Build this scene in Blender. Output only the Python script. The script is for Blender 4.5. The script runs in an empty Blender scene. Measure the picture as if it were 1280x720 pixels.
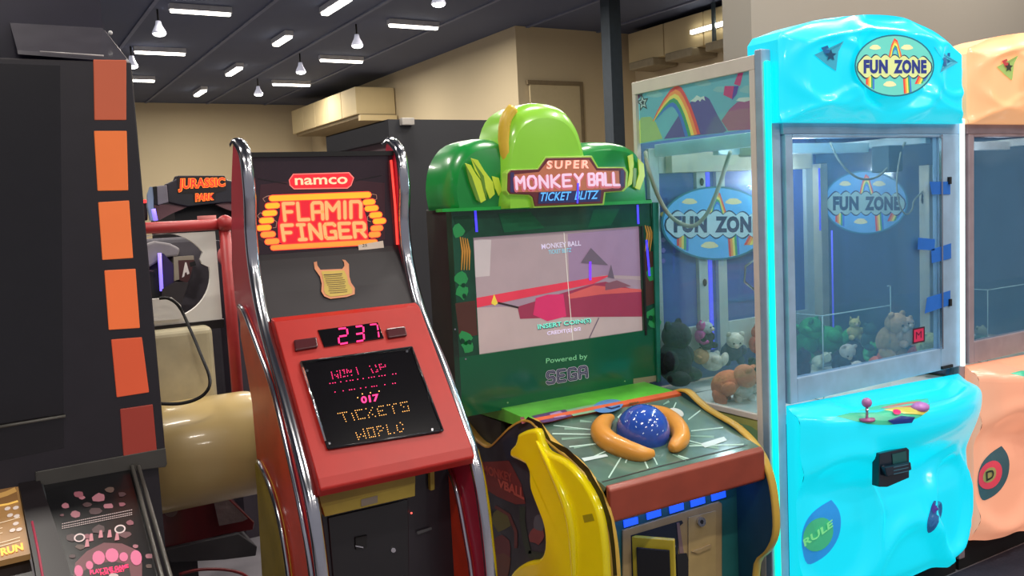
import bpy, bmesh, math, random
from mathutils import Vector, Matrix
random.seed(4)
PI = math.pi
S = bpy.context.scene
COL = S.collection
# ------------------------------------------------------------------ camera
W_, H_, F_ = 1280, 720, 1100.0
CP, CR, CY = map(math.radians, (5.33, -2.84, 30.8))
fwd = Vector((math.sin(CY)*math.cos(CP), math.cos(CY)*math.cos(CP), -math.sin(CP)))
rt0 = Vector((math.cos(CY), -math.sin(CY), 0)); up0 = rt0.cross(fwd)
rgt = rt0*math.cos(CR) + up0*math.sin(CR); upv = -rt0*math.sin(CR) + up0*math.cos(CR)
EYE = Vector((0, 0, 1.6))
cd = bpy.data.cameras.new('camera'); cd.sensor_width = 36; cd.lens = 36*F_/W_
cd.clip_start = .05; cd.clip_end = 200
cam = bpy.data.objects.new('camera', cd); COL.objects.link(cam)
cam.matrix_world = Matrix(((rgt.x, upv.x, -fwd.x, 0), (rgt.y, upv.y, -fwd.y, 0), (rgt.z, upv.z, -fwd.z, 1.6), (0, 0, 0, 1)))
S.camera = cam
# ------------------------------------------------------------------ world, exposure
w = bpy.data.worlds.new('hall_ambience'); S.world = w; w.use_nodes = True
w.node_tree.nodes['Background'].inputs[0].default_value = (.86, .84, .95, 1)
w.node_tree.nodes['Background'].inputs[1].default_value = .30
S.view_settings.view_transform = 'Standard'; S.view_settings.look = 'None'
S.view_settings.gamma = 1; S.view_settings.exposure = 0; S.view_settings.use_curve_mapping = False
CEIL = 4.2
LAMP_W = 42          # watts per metre-long batten
def lamp_light(name, loc, sx, sy, power, color=(1, .93, .84)):
    l = bpy.data.lights.new(name, 'AREA'); l.shape = 'RECTANGLE'; l.size = sx; l.size_y = sy
    l.energy = power; l.color = color
    o = bpy.data.objects.new(name, l); o.location = loc; COL.objects.link(o)
    return o

# ------------------------------------------------------------------ geometry of the view
def ray(px, py): return fwd + rgt*((px-640)/F_) - upv*((py-360)/F_)
def at(px, py, x=None, y=None, z=None):
    d = ray(px, py)
    t = (x-EYE.x)/d.x if x is not None else (y-EYE.y)/d.y if y is not None else (z-EYE.z)/d.z
    return EYE + d*t
class Pl:
    def __init__(s, p, n):
        s.p = Vector(p); s.n = Vector(n).normalized()
        if s.n.dot(EYE-s.p) < 0: s.n = -s.n
    def px(s, q, off=0):
        d = ray(*q); p = s.p + s.n*off
        return EYE + d*((p-EYE).dot(s.n)/d.dot(s.n))
def PY(y): return Pl((0, y, 0), (0, -1, 0))
def PX(x): return Pl((x, 0, 0), (-1, 0, 0))
def P3(a, b, c): return Pl(a, (b-a).cross(c-a))

# ------------------------------------------------------------------ materials
def lin(c):
    return tuple((v/255/12.92 if v/255 <= .04045 else ((v/255+.055)/1.055)**2.4) for v in c)
MC = {}
def M(name, rgb, rough=.5, metal=0., emit=0., var=.10, scale=14., coat=0., ecol=None, bump=0.):
    if name in MC: return MC[name]
    m = bpy.data.materials.new(name); m.use_nodes = True; MC[name] = m
    nt = m.node_tree; b = nt.nodes['Principled BSDF']; c = lin(rgb)
    tc = nt.nodes.new('ShaderNodeTexCoord'); nz = nt.nodes.new('ShaderNodeTexNoise')
    nz.inputs['Scale'].default_value = scale; nz.inputs['Detail'].default_value = 3
    nt.links.new(tc.outputs['Object'], nz.inputs['Vector'])
    rp = nt.nodes.new('ShaderNodeValToRGB')
    rp.color_ramp.elements[0].position = .3; rp.color_ramp.elements[1].position = .7
    rp.color_ramp.elements[0].color = (*[v*(1-var) for v in c], 1)
    rp.color_ramp.elements[1].color = (*[min(1, v*(1+var)) for v in c], 1)
    nt.links.new(nz.outputs['Fac'], rp.inputs[0]); nt.links.new(rp.outputs[0], b.inputs['Base Color'])
    b.inputs['Roughness'].default_value = rough; b.inputs['Metallic'].default_value = metal
    b.inputs['Coat Weight'].default_value = coat; b.inputs['Coat Roughness'].default_value = .08
    if emit:
        b.inputs['Emission Color'].default_value = (*lin(ecol or rgb), 1)
        b.inputs['Emission Strength'].default_value = emit
    if bump:
        bp = nt.nodes.new('ShaderNodeBump'); bp.inputs['Strength'].default_value = bump; bp.inputs['Distance'].default_value = .01
        nt.links.new(nz.outputs['Fac'], bp.inputs['Height']); nt.links.new(bp.outputs[0], b.inputs['Normal'])
    return m
def glass(name, tint=(1, 1, 1), refl=.10, rough=.02, haze=0., fcol=(120, 150, 180)):
    if name in MC: return MC[name]
    m = bpy.data.materials.new(name); m.use_nodes = True; MC[name] = m
    nt = m.node_tree; N = nt.nodes; N.clear()
    o = N.new('ShaderNodeOutputMaterial'); t = N.new('ShaderNodeBsdfTransparent'); g = N.new('ShaderNodeBsdfGlossy')
    t.inputs[0].default_value = (*tint, 1); g.inputs['Roughness'].default_value = rough
    fr = N.new('ShaderNodeLayerWeight'); fr.inputs[0].default_value = .5
    pw = N.new('ShaderNodeMath'); pw.operation = 'POWER'; pw.inputs[1].default_value = 5; nt.links.new(fr.outputs['Facing'], pw.inputs[0])
    ad = N.new('ShaderNodeMath'); ad.operation = 'MULTIPLY_ADD'; ad.inputs[1].default_value = .6; ad.inputs[2].default_value = refl*.5
    nt.links.new(pw.outputs[0], ad.inputs[0])
    mx = N.new('ShaderNodeMixShader'); nt.links.new(ad.outputs[0], mx.inputs[0])
    nt.links.new(t.outputs[0], mx.inputs[1]); nt.links.new(g.outputs[0], mx.inputs[2])
    last = mx
    if haze:   # reflections painted in as diffuse film on the pane
        d = N.new('ShaderNodeBsdfDiffuse'); d.inputs[0].default_value = (*lin(fcol), 1)
        nz = N.new('ShaderNodeTexNoise'); nz.inputs['Scale'].default_value = 3
        tc = N.new('ShaderNodeTexCoord'); nt.links.new(tc.outputs['Object'], nz.inputs['Vector'])
        mr = N.new('ShaderNodeMapRange'); mr.inputs[3].default_value = haze*.6; mr.inputs[4].default_value = haze*1.4
        nt.links.new(nz.outputs['Fac'], mr.inputs[0])
        m2 = N.new('ShaderNodeMixShader'); nt.links.new(mr.outputs[0], m2.inputs[0])
        nt.links.new(mx.outputs[0], m2.inputs[1]); nt.links.new(d.outputs[0], m2.inputs[2]); last = m2
    nt.links.new(last.outputs[0], o.inputs[0])
    return m
def E(name, rgb, k=1.0): return M(name, rgb, rough=.4, emit=k, var=.05)      # back-lit or glowing
def P(name, rgb, rough=.45, k=0.): return M(name, rgb, rough=rough, var=.05, emit=k)   # flat print

# ------------------------------------------------------------------ mesh builder
BASE = {}
def edge_strip(m, yz, x0, x1, mat, back=.012, bulge=.007):
    n = len(yz); vs = []
    for i, (y, z) in enumerate(yz):
        a = yz[max(i-1, 0)]; b = yz[min(i+1, n-1)]; ty, tz = b[0]-a[0], b[1]-a[1]; l = math.hypot(ty, tz) or 1
        ny, nz = tz/l, -ty/l          # in front of a path that runs downwards
        for (u, d) in ((0, -back), (0, .001), (.2, bulge*.7), (.5, bulge), (.8, bulge*.7), (1, .001), (1, -back)):
            vs.append((x0+(x1-x0)*u, y+ny*d, z+nz*d))
    fs = [(i*7+k, i*7+k+1, (i+1)*7+k+1, (i+1)*7+k) for i in range(n-1) for k in range(6)]
    return m.add(vs, fs, mat, True)
class MB:
    def __init__(s): s.v = []; s.f = []; s.m = []; s.s = []; s.mats = []
    def mi(s, mat):
        if mat not in s.mats: s.mats.append(mat)
        return s.mats.index(mat)
    def add(s, vs, fs, mat, smooth=False):
        b = len(s.v); k = s.mi(mat); s.v += [Vector(v) for v in vs]
        for f in fs: s.f.append([b+i for i in f]); s.m.append(k); s.s.append(smooth)
        return s
    def poly(s, pts, mat): return s.add(pts, [list(range(len(pts)))], mat)
    def box(s, x0, x1, y0, y1, z0, z1, mat):
        v = [(x, y, z) for x in (x0, x1) for y in (y0, y1) for z in (z0, z1)]
        return s.add(v, [(0, 1, 3, 2), (4, 6, 7, 5), (0, 4, 5, 1), (2, 3, 7, 6), (0, 2, 6, 4), (1, 5, 7, 3)], mat)
    def hull(s, a, b, mat):      # two matching rings -> solid
        n = len(a); fs = [list(range(n))[::-1], list(range(n, 2*n))]
        fs += [(i, (i+1) % n, n+(i+1) % n, n+i) for i in range(n)]
        return s.add(list(a)+list(b), fs, mat)
    def prism_x(s, yz, x0, x1, mat): return s.hull([(x0, y, z) for y, z in yz], [(x1, y, z) for y, z in yz], mat)
    def slab(s, pts, vec, mat): return s.hull(pts, [Vector(p)+Vector(vec) for p in pts], mat)
    def ribbon(s, yz, x0, x1, th, mat):   # bent sheet following a (y,z) profile, thickness goes back in y
        for (a, b) in zip(yz[:-1], yz[1:]):
            s.hull([(x0, a[0], a[1]), (x1, a[0], a[1]), (x1, b[0], b[1]), (x0, b[0], b[1])],
                   [(x0, a[0]+th, a[1]), (x1, a[0]+th, a[1]), (x1, b[0]+th, b[1]), (x0, b[0]+th, b[1])], mat)
        return s
    def tube(s, pts, r, mat, n=8, closed=False):
        pts = [Vector(p) for p in pts]; N = len(pts); rr = r if isinstance(r, (list, tuple)) else [r]*N
        vs = []; up = Vector((.13, .21, .97))
        for i, p in enumerate(pts):
            a = pts[max(i-1, 0)]; b = pts[min(i+1, N-1)]; t = (b-a).normalized()
            u = t.cross(up)
            if u.length < .1: u = t.cross(Vector((1, 0, 0)))
            u.normalize(); w2 = t.cross(u)
            for k in range(n):
                an = 2*PI*k/n; vs.append(p+(u*math.cos(an)+w2*math.sin(an))*rr[i])
        fs = [(i*n+k, i*n+(k+1) % n, (i+1)*n+(k+1) % n, (i+1)*n+k) for i in range(N-1) for k in range(n)]
        fs += [list(range(n))[::-1], [(N-1)*n+k for k in range(n)]]
        return s.add(vs, fs, mat, True)
    def ball(s, c, r, mat, rot=None, nu=16, nv=10):
        c = Vector(c); r = Vector(r) if not isinstance(r, (int, float)) else Vector((r, r, r))
        vs = [Vector((0, 0, r.z))]
        for i in range(1, nv):
            t = PI*i/nv
            for k in range(nu):
                a = 2*PI*k/nu; vs.append(Vector((r.x*math.sin(t)*math.cos(a), r.y*math.sin(t)*math.sin(a), r.z*math.cos(t))))
        vs.append(Vector((0, 0, -r.z)))
        if rot is not None: vs = [rot @ v for v in vs]
        fs = [(0, 1+k, 1+(k+1) % nu) for k in range(nu)]
        for i in range(nv-2):
            fs += [(1+i*nu+k, 1+(i+1)*nu+k, 1+(i+1)*nu+(k+1) % nu, 1+i*nu+(k+1) % nu) for k in range(nu)]
        L = len(vs)-1; b = 1+(nv-2)*nu
        fs += [(b+k, L, b+(k+1) % nu) for k in range(nu)]
        return s.add([c+v for v in vs], fs, mat, True)
    def grid(s, fn, nu, nv, mat, smooth=True, keep=None):
        vs = [fn(i/nu, j/nv) for i in range(nu+1) for j in range(nv+1)]
        fs = [(i*(nv+1)+j, (i+1)*(nv+1)+j, (i+1)*(nv+1)+j+1, i*(nv+1)+j+1) for i in range(nu) for j in range(nv) if keep is None or keep((i+.5)/nu, (j+.5)/nv)]
        return s.add(vs, fs, mat, smooth)
    # flat print on a plane, given where its corners are seen
    def pp(s, pl, pts, mat, off=.0006, th=0):
        a = [pl.px(q, off) for q in pts]
        return s.hull(a, [p-pl.n*th for p in a], mat) if th else s.poly(a, mat)
    def ell(s, pl, c, rx, ry, mat, off=.0006, n=28, rot=0, a0=0, a1=2*PI, th=0):
        pts = []
        for k in range(n):
            a = a0+(a1-a0)*k/n; x, y = rx*math.cos(a), ry*math.sin(a)
            pts.append((c[0]+x*math.cos(rot)-y*math.sin(rot), c[1]+x*math.sin(rot)+y*math.cos(rot)))
        return s.pp(pl, pts, mat, off, th)
    def band(s, pl, pts, wd, mat, off=.0006):   # stroke of pixel width wd
        n = len(pts); L = []; R = []
        for i, p in enumerate(pts):
            a = pts[max(i-1, 0)]; b = pts[min(i+1, n-1)]
            dx, dy = b[0]-a[0], b[1]-a[1]; l = math.hypot(dx, dy) or 1
            ww = (wd[i] if isinstance(wd, (list, tuple)) else wd)/2
            L.append((p[0]-dy/l*ww, p[1]+dx/l*ww)); R.append((p[0]+dy/l*ww, p[1]-dx/l*ww))
        for i in range(n-1): s.pp(pl, [L[i], L[i+1], R[i+1], R[i]], mat, off)
        return s
    def text(s, pl, t, quad, mat, off=.0012, bold=0., th=0., shear=0., sp=1.):
        vs, fs = glyphs(t, bold, shear, sp)
        TL, TR, BR, BL = [Vector((*q, 0)) for q in quad]
        out = []
        for x, y in vs:
            q = (TL*(1-x)+TR*x)*y+(BL*(1-x)+BR*x)*(1-y)
            out.append(pl.px((q.x, q.y), off))
        s.add(out, fs, mat)
        return s
    def build(s, name, parent=None, bevel=0, seg=2, sub=0, kind=None):
        me = bpy.data.meshes.new(name)
        base = BASE.get(parent.name, Vector()) if parent else Vector()
        if parent is None:
            xs = [v.x for v in s.v]; ys = [v.y for v in s.v]; base = Vector(((min(xs)+max(xs))/2, (min(ys)+max(ys))/2, min(v.z for v in s.v)))
        me.from_pydata([v-base for v in s.v], [], s.f)
        for m in s.mats: me.materials.append(m)
        for p, k, sm in zip(me.polygons, s.m, s.s): p.material_index = k; p.use_smooth = sm
        me.update()
        o = bpy.data.objects.new(name, me); COL.objects.link(o)
        bm = bmesh.new(); bm.from_mesh(me); bmesh.ops.recalc_face_normals(bm, faces=bm.faces); bm.to_mesh(me); bm.free()
        if parent:
            o.parent = parent; BASE[o.name] = base
        else: o.location = base; BASE[o.name] = base
        if bevel:
            b = o.modifiers.new('bevel', 'BEVEL'); b.width = bevel; b.segments = seg; b.limit_method = 'ANGLE'; b.angle_limit = math.radians(40)
        if sub:
            b = o.modifiers.new('sub', 'SUBSURF'); b.levels = sub; b.render_levels = sub
        if kind: o['kind'] = kind
        return o
GL = {}
def glyphs(t, bold, shear, sp):
    k = (t, bold, shear, sp)
    if k in GL: return GL[k]
    c = bpy.data.curves.new('lettering', 'FONT'); c.body = t; c.size = 1; c.offset = bold; c.shear = shear; c.space_character = sp
    c.resolution_u = 3
    o = bpy.data.objects.new('lettering', c); COL.objects.link(o)
    dg = bpy.context.evaluated_depsgraph_get(); dg.update()
    me = o.evaluated_get(dg).to_mesh()
    vs = [(v.co.x, v.co.y) for v in me.vertices]; fs = [tuple(p.vertices) for p in me.polygons]
    o.evaluated_get(dg).to_mesh_clear(); bpy.data.objects.remove(o); bpy.data.curves.remove(c)
    x0 = min(v[0] for v in vs); x1 = max(v[0] for v in vs); y0 = min(v[1] for v in vs); y1 = max(v[1] for v in vs)
    vs = [((x-x0)/(x1-x0), (y-y0)/(y1-y0)) for x, y in vs]
    GL[k] = (vs, fs); return GL[k]
SF = {'F': [[(0, 1), (0, 0), (1, 0)], [(0, .5), (.75, .5)]], 'L': [[(0, 0), (0, 1), (1, 1)]], 'A': [[(0, 1), (0, .12), (.15, 0), (.85, 0), (1, .12), (1, 1)], [(0, .56), (1, .56)]],
      'M': [[(0, 1), (0, 0), (.5, .5), (1, 0), (1, 1)]], 'I': [[(.1, 0), (.9, 0)], [(.5, 0), (.5, 1)], [(.1, 1), (.9, 1)]], 'i': [[(.5, 0), (.5, 1)]], 'N': [[(0, 1), (0, 0), (1, 1), (1, 0)]],
      'n': [[(0, 1), (0, 0), (.8, 0), (1, .15), (1, 1)]], 'G': [[(1, .12), (.85, 0), (.15, 0), (0, .12), (0, .88), (.15, 1), (1, 1), (1, .55), (.6, .55)]], 'E': [[(1, 0), (0, 0), (0, 1), (1, 1)], [(0, .5), (.8, .5)]],
      'R': [[(0, 1), (0, 0), (.85, 0), (1, .12), (1, .42), (.85, .54), (0, .54)], [(.55, .54), (1, 1)]], 'O': [[(.25, 0), (.75, 0), (1, .25), (1, .75), (.75, 1), (.25, 1), (0, .75), (0, .25), (.25, 0)]],
      'K': [[(0, 0), (0, 1)], [(1, 0), (.1, .52), (1, 1)]], 'S': [[(1, .1), (.85, 0), (.15, 0), (0, .14), (0, .36), (.15, .5), (.85, .5), (1, .64), (1, .86), (.85, 1), (.15, 1), (0, .9)]], 'Y': [[(0, 0), (.5, .48), (1, 0)], [(.5, .48), (.5, 1)]], 'B': [[(0, .5), (0, 0), (.8, 0), (.95, .12), (.95, .38), (.8, .5), (0, .5), (0, 1), (.85, 1), (1, .88), (1, .62), (.85, .5)]]}
def strokes(m, pl, word, quad, wpx, mat, off, widths=None, gap=.32):
    widths = widths or [1]*len(word); tot = sum(widths)+gap*(len(word)-1); x = 0
    TL, TR, BR, BL = [Vector((*q, 0)) for q in quad]; k = 0
    for ch, wd in zip(word, widths):
        for line in SF[ch]:
            pts = []
            for u, v in line:
                a = (x+u*wd)/tot; q = (TL*(1-a)+TR*a)*(1-v)+(BL*(1-a)+BR*a)*v; pts.append((q.x, q.y))
            for p, q in zip(pts[:-1], pts[1:]): m.band(pl, [p, q], wpx, mat, off+.00003*k); k = (k+1) % 9
            for p in pts: m.ell(pl, p, wpx/2, wpx/2, mat, off+.00003*k, n=8); k = (k+1) % 9
        x += wd+gap
def tag(o, label=None, cat=None, group=None):
    if label: o['label'] = label
    if cat: o['category'] = cat
    if group: o['group'] = group
    return o
def thing(name, label, cat, base, shift=(0, 0, 0), group=None):
    o = bpy.data.objects.new(name, None); COL.objects.link(o); o.empty_display_size = .1
    o.location = Vector(base)+Vector(shift); BASE[o.name] = Vector(base)
    return tag(o, label, cat, group)
def crop(ox, oy, s): return lambda *q: [(ox+a/s, oy+b/s) for a, b in q]
def Lb(o, label): o['label'] = label; return o
def smoothc(pts, k=4):       # Catmull-Rom through points of any dimension
    out = []
    P_ = [tuple(p) for p in pts]
    for i in range(len(P_)-1):
        a, b, c, d = P_[max(i-1, 0)], P_[i], P_[i+1], P_[min(i+2, len(P_)-1)]
        for j in range(k):
            t = j/k
            out.append(tuple(.5*(2*b[n]+(c[n]-a[n])*t+(2*a[n]-5*b[n]+4*c[n]-d[n])*t*t+(3*b[n]-a[n]-3*c[n]+d[n])*t**3) for n in range(len(b))))
    out.append(P_[-1]); return out
def struct(name, mb, **k): o = mb.build(name, **k); o['kind'] = 'structure'; return o

# ------------------------------------------------------------------ common materials
chrome = M('chrome', (205, 205, 210), rough=.16, metal=1, var=.03)
blackp = M('black_laminate', (34, 30, 36), rough=.38, coat=.2)
matte = M('matte_black', (17, 16, 18), rough=.7)
cream_wall = M('cream_paint', (206, 189, 154), rough=.85, var=.03, scale=.7)
white_pl = M('white_plastic', (226, 226, 226), rough=.4, var=.03)
tube_e = M('fluorescent_tube', (255, 250, 235), emit=7, var=0)
pane = glass('clear_pane', (.93, .97, .98), .07)

# ================================================================== STRUCTURE
fl = M('floor_tile', (122, 118, 124), rough=.3, var=.18, scale=5)
struct('floor', MB().box(-9, 16, -4, 22, -.1, 0, fl))
slate = M('slate_ceiling_paint', (84, 92, 114), rough=.9, var=.08, scale=.4)
ce = struct('ceiling', MB().box(-9, 16, -4, 22, CEIL, CEIL+.15, slate))
rib = M('ceiling_seam', (110, 116, 136), rough=.8)
k = 0
for xx in [-7+1.28*i for i in range(18)]:
    MB().box(xx, xx+.05, -4, 20.45, CEIL-.02, CEIL-.001, rib).build('beam', ce); k += 1
struct('wall_far', MB().box(-9, 6.9, 20.5, 20.7, 0, CEIL, cream_wall))
struct('wall_left', MB().box(6.9, 7.1, 11.12, 20.7, 0, CEIL, cream_wall))
wm = struct('wall_middle', MB().box(7.1, 9.1, 11.12, 11.32, 0, CEIL, cream_wall))
pb = M('pale_panel_paint', (196, 180, 142), rough=.8, var=.03)
tr_ = M('brown_trim', (128, 112, 84), rough=.7)
m = MB(); m.box(7.079, 7.97, 11.07, 11.11, 0, 3.36, pb); m.build('door_panel', wm)
m = MB(); m.box(7.03, 8.02, 11.05, 11.115, 3.36, 3.42, tr_); m.box(7.97, 8.02, 11.05, 11.115, 0, 3.36, tr_); m.build('door_trim', wm)
struct('wall_right', MB().box(9.1, 9.3, 5.5, 11.32, 0, CEIL, cream_wall))
struct('wall_near', MB().box(3.42, 12, 3.25, 3.45, 0, CEIL, M('grey_beige_paint', (146, 139, 128), rough=.85, var=.03, scale=.8)))
m = MB(); m.box(6.98, 7.16, 9, 9.18, 0, CEIL, M('slate_steel', (44, 56, 66), rough=.6)); struct('trim_1', m)

# ducts
dm = M('cream_duct_sheet', (212, 192, 146), rough=.7, var=.05, scale=1.2)
t = thing('air_duct', 'big cream boxed air duct hung high at the far left corner under the dark ceiling', 'duct', (6.5, 17, 3.4))
for i in range(5):
    y0 = 15.5+i*.78
    MB().box(6.1, 6.88, y0, y0+.765, 3.42, 3.92, dm).build('duct_section', t, bevel=.01)
m = MB(); m.box(6.13, 6.86, 15.4, 15.5, 3.30, 3.40, dm); m.box(6.16, 6.86, 15.45, 19.3, 3.36, 3.42, tr_); m.build('duct_underside', t)
t = thing('air_duct', 'long beige duct with a stepped underside behind the dark pillar', 'duct', (8.8, 9, 3.5))
for i in range(6):
    y0 = 5.9+i*.82
    MB().box(8.72, 9.08, y0, y0+.80, 3.66, 4.12, dm).build('duct_section', t, bevel=.01)
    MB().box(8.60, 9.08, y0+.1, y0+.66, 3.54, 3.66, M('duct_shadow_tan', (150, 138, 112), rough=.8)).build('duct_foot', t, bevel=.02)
m = MB(); m.tube([(8.66, 8.9, 3.62), (8.66, 8.9, 4.18)], .03, M('grey_conduit', (92, 104, 108), rough=.5)); m.build('drop_pipe', t)

# battens: the grid goes on over and behind the camera
def batten(x0, x1, y0, y1, z, label, light=True):
    t = thing('ceiling_batten', label, 'ceiling light', ((x0+x1)/2, (y0+y1)/2, z), group='fluorescent ceiling battens')
    MB().box(x0, x1, y0, y1, z+.05, CEIL-.002, M('batten_housing', (200, 200, 204), rough=.5)).build('housing', t)
    MB().box(x0+.01, x1-.01, y0+.02, y1-.02, z+.015, z+.05, tube_e).build('tube', t, bevel=.015)
    if light: lamp_light('batten_light', ((x0+x1)/2, (y0+y1)/2, z-.02), x1-x0, y1-y0, LAMP_W)
rows = [8.45, 11.26, 14.1, 16.85]
nm = {11.26: 'nearest', 14.1: 'middle', 16.85: 'farthest'}
for y in (11.26, 14.1, 16.85):
    batten(2.15, 2.88, y-.05, y+.05, 4.08, 'lit crosswise batten in the left column of the ceiling, %s of its three' % nm[y])
    batten(4.97, 5.72, y-.05, y+.05, 4.08, 'lit crosswise batten in the right column of the ceiling, %s of its three' % nm[y])
for (a, b, s) in ((10.0, 10.9, 'nearest, cut by the top of the picture'), (12.35, 13.05, 'second nearest'), (15.1, 15.95, 'second farthest'), (17.85, 18.65, 'farthest, close to the far wall')):
    batten(3.88, 4.0, a, b, 4.08, 'lit lengthwise batten of the middle ceiling column, ' + s)
for (a, b, s) in ((11.55, 12.6, 'left of the dark pillar'), (8.3, 9.37, 'right of the dark pillar, beside the beige duct')):
    tb = thing('wall_batten', 'lit batten light ' + s, 'ceiling light', (9.0, (a+b)/2, 3.85), group='battens on the beige duct')
    MB().box(8.66, 8.70, a, b, 3.845, 3.90, tube_e).build('tube', tb, bevel=.01)
    MB().box(8.70, 8.72, a, b, 3.84, 3.91, MC['batten_housing']).build('housing', tb)
# near battens outside the frame, the same fittings of the same grid
for y in (8.45, 5.6, 2.8, 0.0, -2.8):
    for (x0, x1) in ((-.65, .08), (2.15, 2.88), (4.97, 5.72)):
        lamp_light('batten_light', ((x0+x1)/2, y, 4.06), x1-x0, .1, LAMP_W*1.15)
for y in (7.2, 4.4, 1.6, -1.2):
    lamp_light('batten_light', (3.94, y, 4.06), .12, .8, LAMP_W*1.15)
for (x, y, s) in ((2.07, 11.56, 'left column, nearest'), (2.10, 14.04, 'left column, beside the orange panels'), (4.66, 11.65, 'right column, second nearest'), (4.61, 14.0, 'right column, third'),
                  (4.65, 16.67, 'right column, farthest'), (4.63, 9.07, 'right column, nearest, at the top edge')):
    t = thing('pendant_lamp', 'white bell pendant lamp on the dark ceiling, ' + s, 'pendant lamp', (x, y, 3.85), group='bell pendant lamps')
    m = MB(); m.tube([(x, y, 3.9), (x, y, 3.93), (x, y, 4.0), (x, y, 4.05)], [.085, .075, .04, .03], M('lamp_shade_glow', (190, 190, 205), rough=.4, emit=.5), n=16); m.build('shade', t)
    m = MB(); m.ball((x, y, 3.895), (.075, .075, .03), M('lamp_bulb', (255, 252, 250), emit=9, var=0)); m.build('bulb', t)
    m = MB(); m.tube([(x, y, 4.05), (x, y, 4.19)], .012, matte); m.build('rod', t)

# ================================================================== FLAMING FINGER CABINET
red = M('red_gloss_laminate', (172, 24, 13), rough=.42, coat=.08, var=.05)
crim = M('crimson_side_laminate', (184, 34, 62), rough=.38, coat=.3, var=.08, scale=4)
oran = M('orange_red_trim_panel', (206, 60, 28), rough=.4, coat=.2)
yel = M('mustard_panel', (186, 158, 52), rough=.5)
T = thing('arcade_cabinet', 'tall curved red and chrome arcade cabinet with glowing flame coloured title and black score window', 'arcade machine', (.95, 2.65, 0))
XL, XR = .70, 1.20
prof = smoothc([(2.74, 1.835), (2.685, 1.79), (2.67, 1.68), (2.69, 1.56), (2.675, 1.43), (2.60, 1.27), (2.47, 1.115), (2.355, .965), (2.275, .84), (2.235, .69), (2.215, .5), (2.215, .3), (2.25, .03)], 4)
back = [(2.80, .03), (2.76, .46), (2.735, .73), (2.745, 1.04), (2.83, 1.23), (2.90, 1.33), (2.905, 1.46), (2.83, 1.71), (2.77, 1.83)]
for x0, x1, s in ((XL-.018, XL+.012, 0), (XR-.012, XR+.018, 1)):
    side = MB().prism_x(prof+back, x0, x1, crim).build('side_panel', T, bevel=.003)
    m = MB()
    edge_strip(m, [(2.80, 1.832), (2.765, 1.843)]+prof, x0-.003, x1+.003, chrome)
    m.build('chrome_edge', side)
    # layered swooshes of colour edged with chrome, both faces of the panel
    sgn = -1
    xo = x0 if s == 0 else x0
    for j, (front, rear, mt, d) in enumerate((
        (smoothc([(2.80, 1.33), (2.74, 1.31), (2.62, 1.22), (2.50, 1.12), (2.39, .96), (2.30, .80), (2.25, .65), (2.235, .4), (2.26, .05)]) if s == 0 else smoothc([(2.42, .80), (2.37, .74), (2.33, .62), (2.30, .5), (2.29, .3), (2.30, .05)]),
         [(2.79, .05), (2.75, .46), (2.73, .73), (2.74, 1.03), (2.82, 1.23)] if s == 0 else [(2.42, .05)], oran, .010),
        (smoothc([(2.68, .86), (2.60, .83), (2.52, .77), (2.46, .67), (2.43, .5), (2.43, .05)]) if s == 0 else None, [(2.785, .05), (2.745, .46), (2.725, .73), (2.725, .84)], yel, .020))):
        if front is None: continue
        MB().prism_x(front+rear, xo-d, xo+.001, mt).build('swoosh_panel', side)
        m = MB(); m.tube([(xo-d, a, b) for a, b in front], .008, chrome, n=8); m.build('chrome_strip', side)
m = MB(); m.prism_x([(2.76, 1.80), (2.88, 1.74), (2.90, 1.4), (2.78, 1.2), (2.72, 1.0), (2.72, .05), (2.45, .05), (2.45, .75), (2.66, 1.0), (2.74, 1.4)], XL+.012, XR-.012, matte); m.build('cabinet_body', T)
# marquee
YM = 2.725
MPL = PY(YM)
mq = MB().box(XL+.013, XR-.013, YM, YM+.03, 1.488, 1.79, M('dark_marquee_acrylic', (44, 30, 36), rough=.2, emit=.25, coat=.4)).build('marquee', T)
MB().box(XL+.013, XR-.013, YM-.015, YM+.04, 1.785, 1.80, matte).build('marquee_trim', mq)
a = MB(); c = crop(310, 190, 5.142)
glow = E('marquee_dull_red_glow', (84, 42, 46), .35)
a.pp(MPL, c((80, 210), (240, 190), (700, 180), (880, 200), (880, 560), (700, 600), (150, 610), (60, 560)), M('marquee_maroon', (60, 34, 40), rough=.3, emit=.3), .0006)
a.pp(MPL, c((205, 310), (725, 300), (765, 430), (775, 560), (700, 575), (240, 600), (195, 580), (190, 460), (205, 400)), E('neon_red_field', (206, 28, 44), .75), .0012)
a.pp(MPL, c((262, 180), (290, 140), (650, 130), (682, 165), (665, 215), (640, 235), (295, 240), (268, 215)), E('sign_outline_pink', (250, 120, 110), .7), .0012)
a.pp(MPL, c((268, 182), (294, 146), (646, 137), (675, 168), (660, 212), (636, 229), (298, 233), (274, 212)), E('sign_red', (214, 34, 46), .8), .0018)
a.text(MPL, 'namco', c((300, 168), (640, 158), (640, 205), (303, 213)), E('sign_cream', (246, 190, 150), .95), .0026, bold=.02)
neon = E('neon_yellow', (250, 168, 40), .8); neon2 = E('neon_amber', (226, 150, 56), .6)
letc = E('letter_cream', (252, 160, 100), .8); leto = E('letter_halo', (240, 70, 52), .8)
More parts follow.
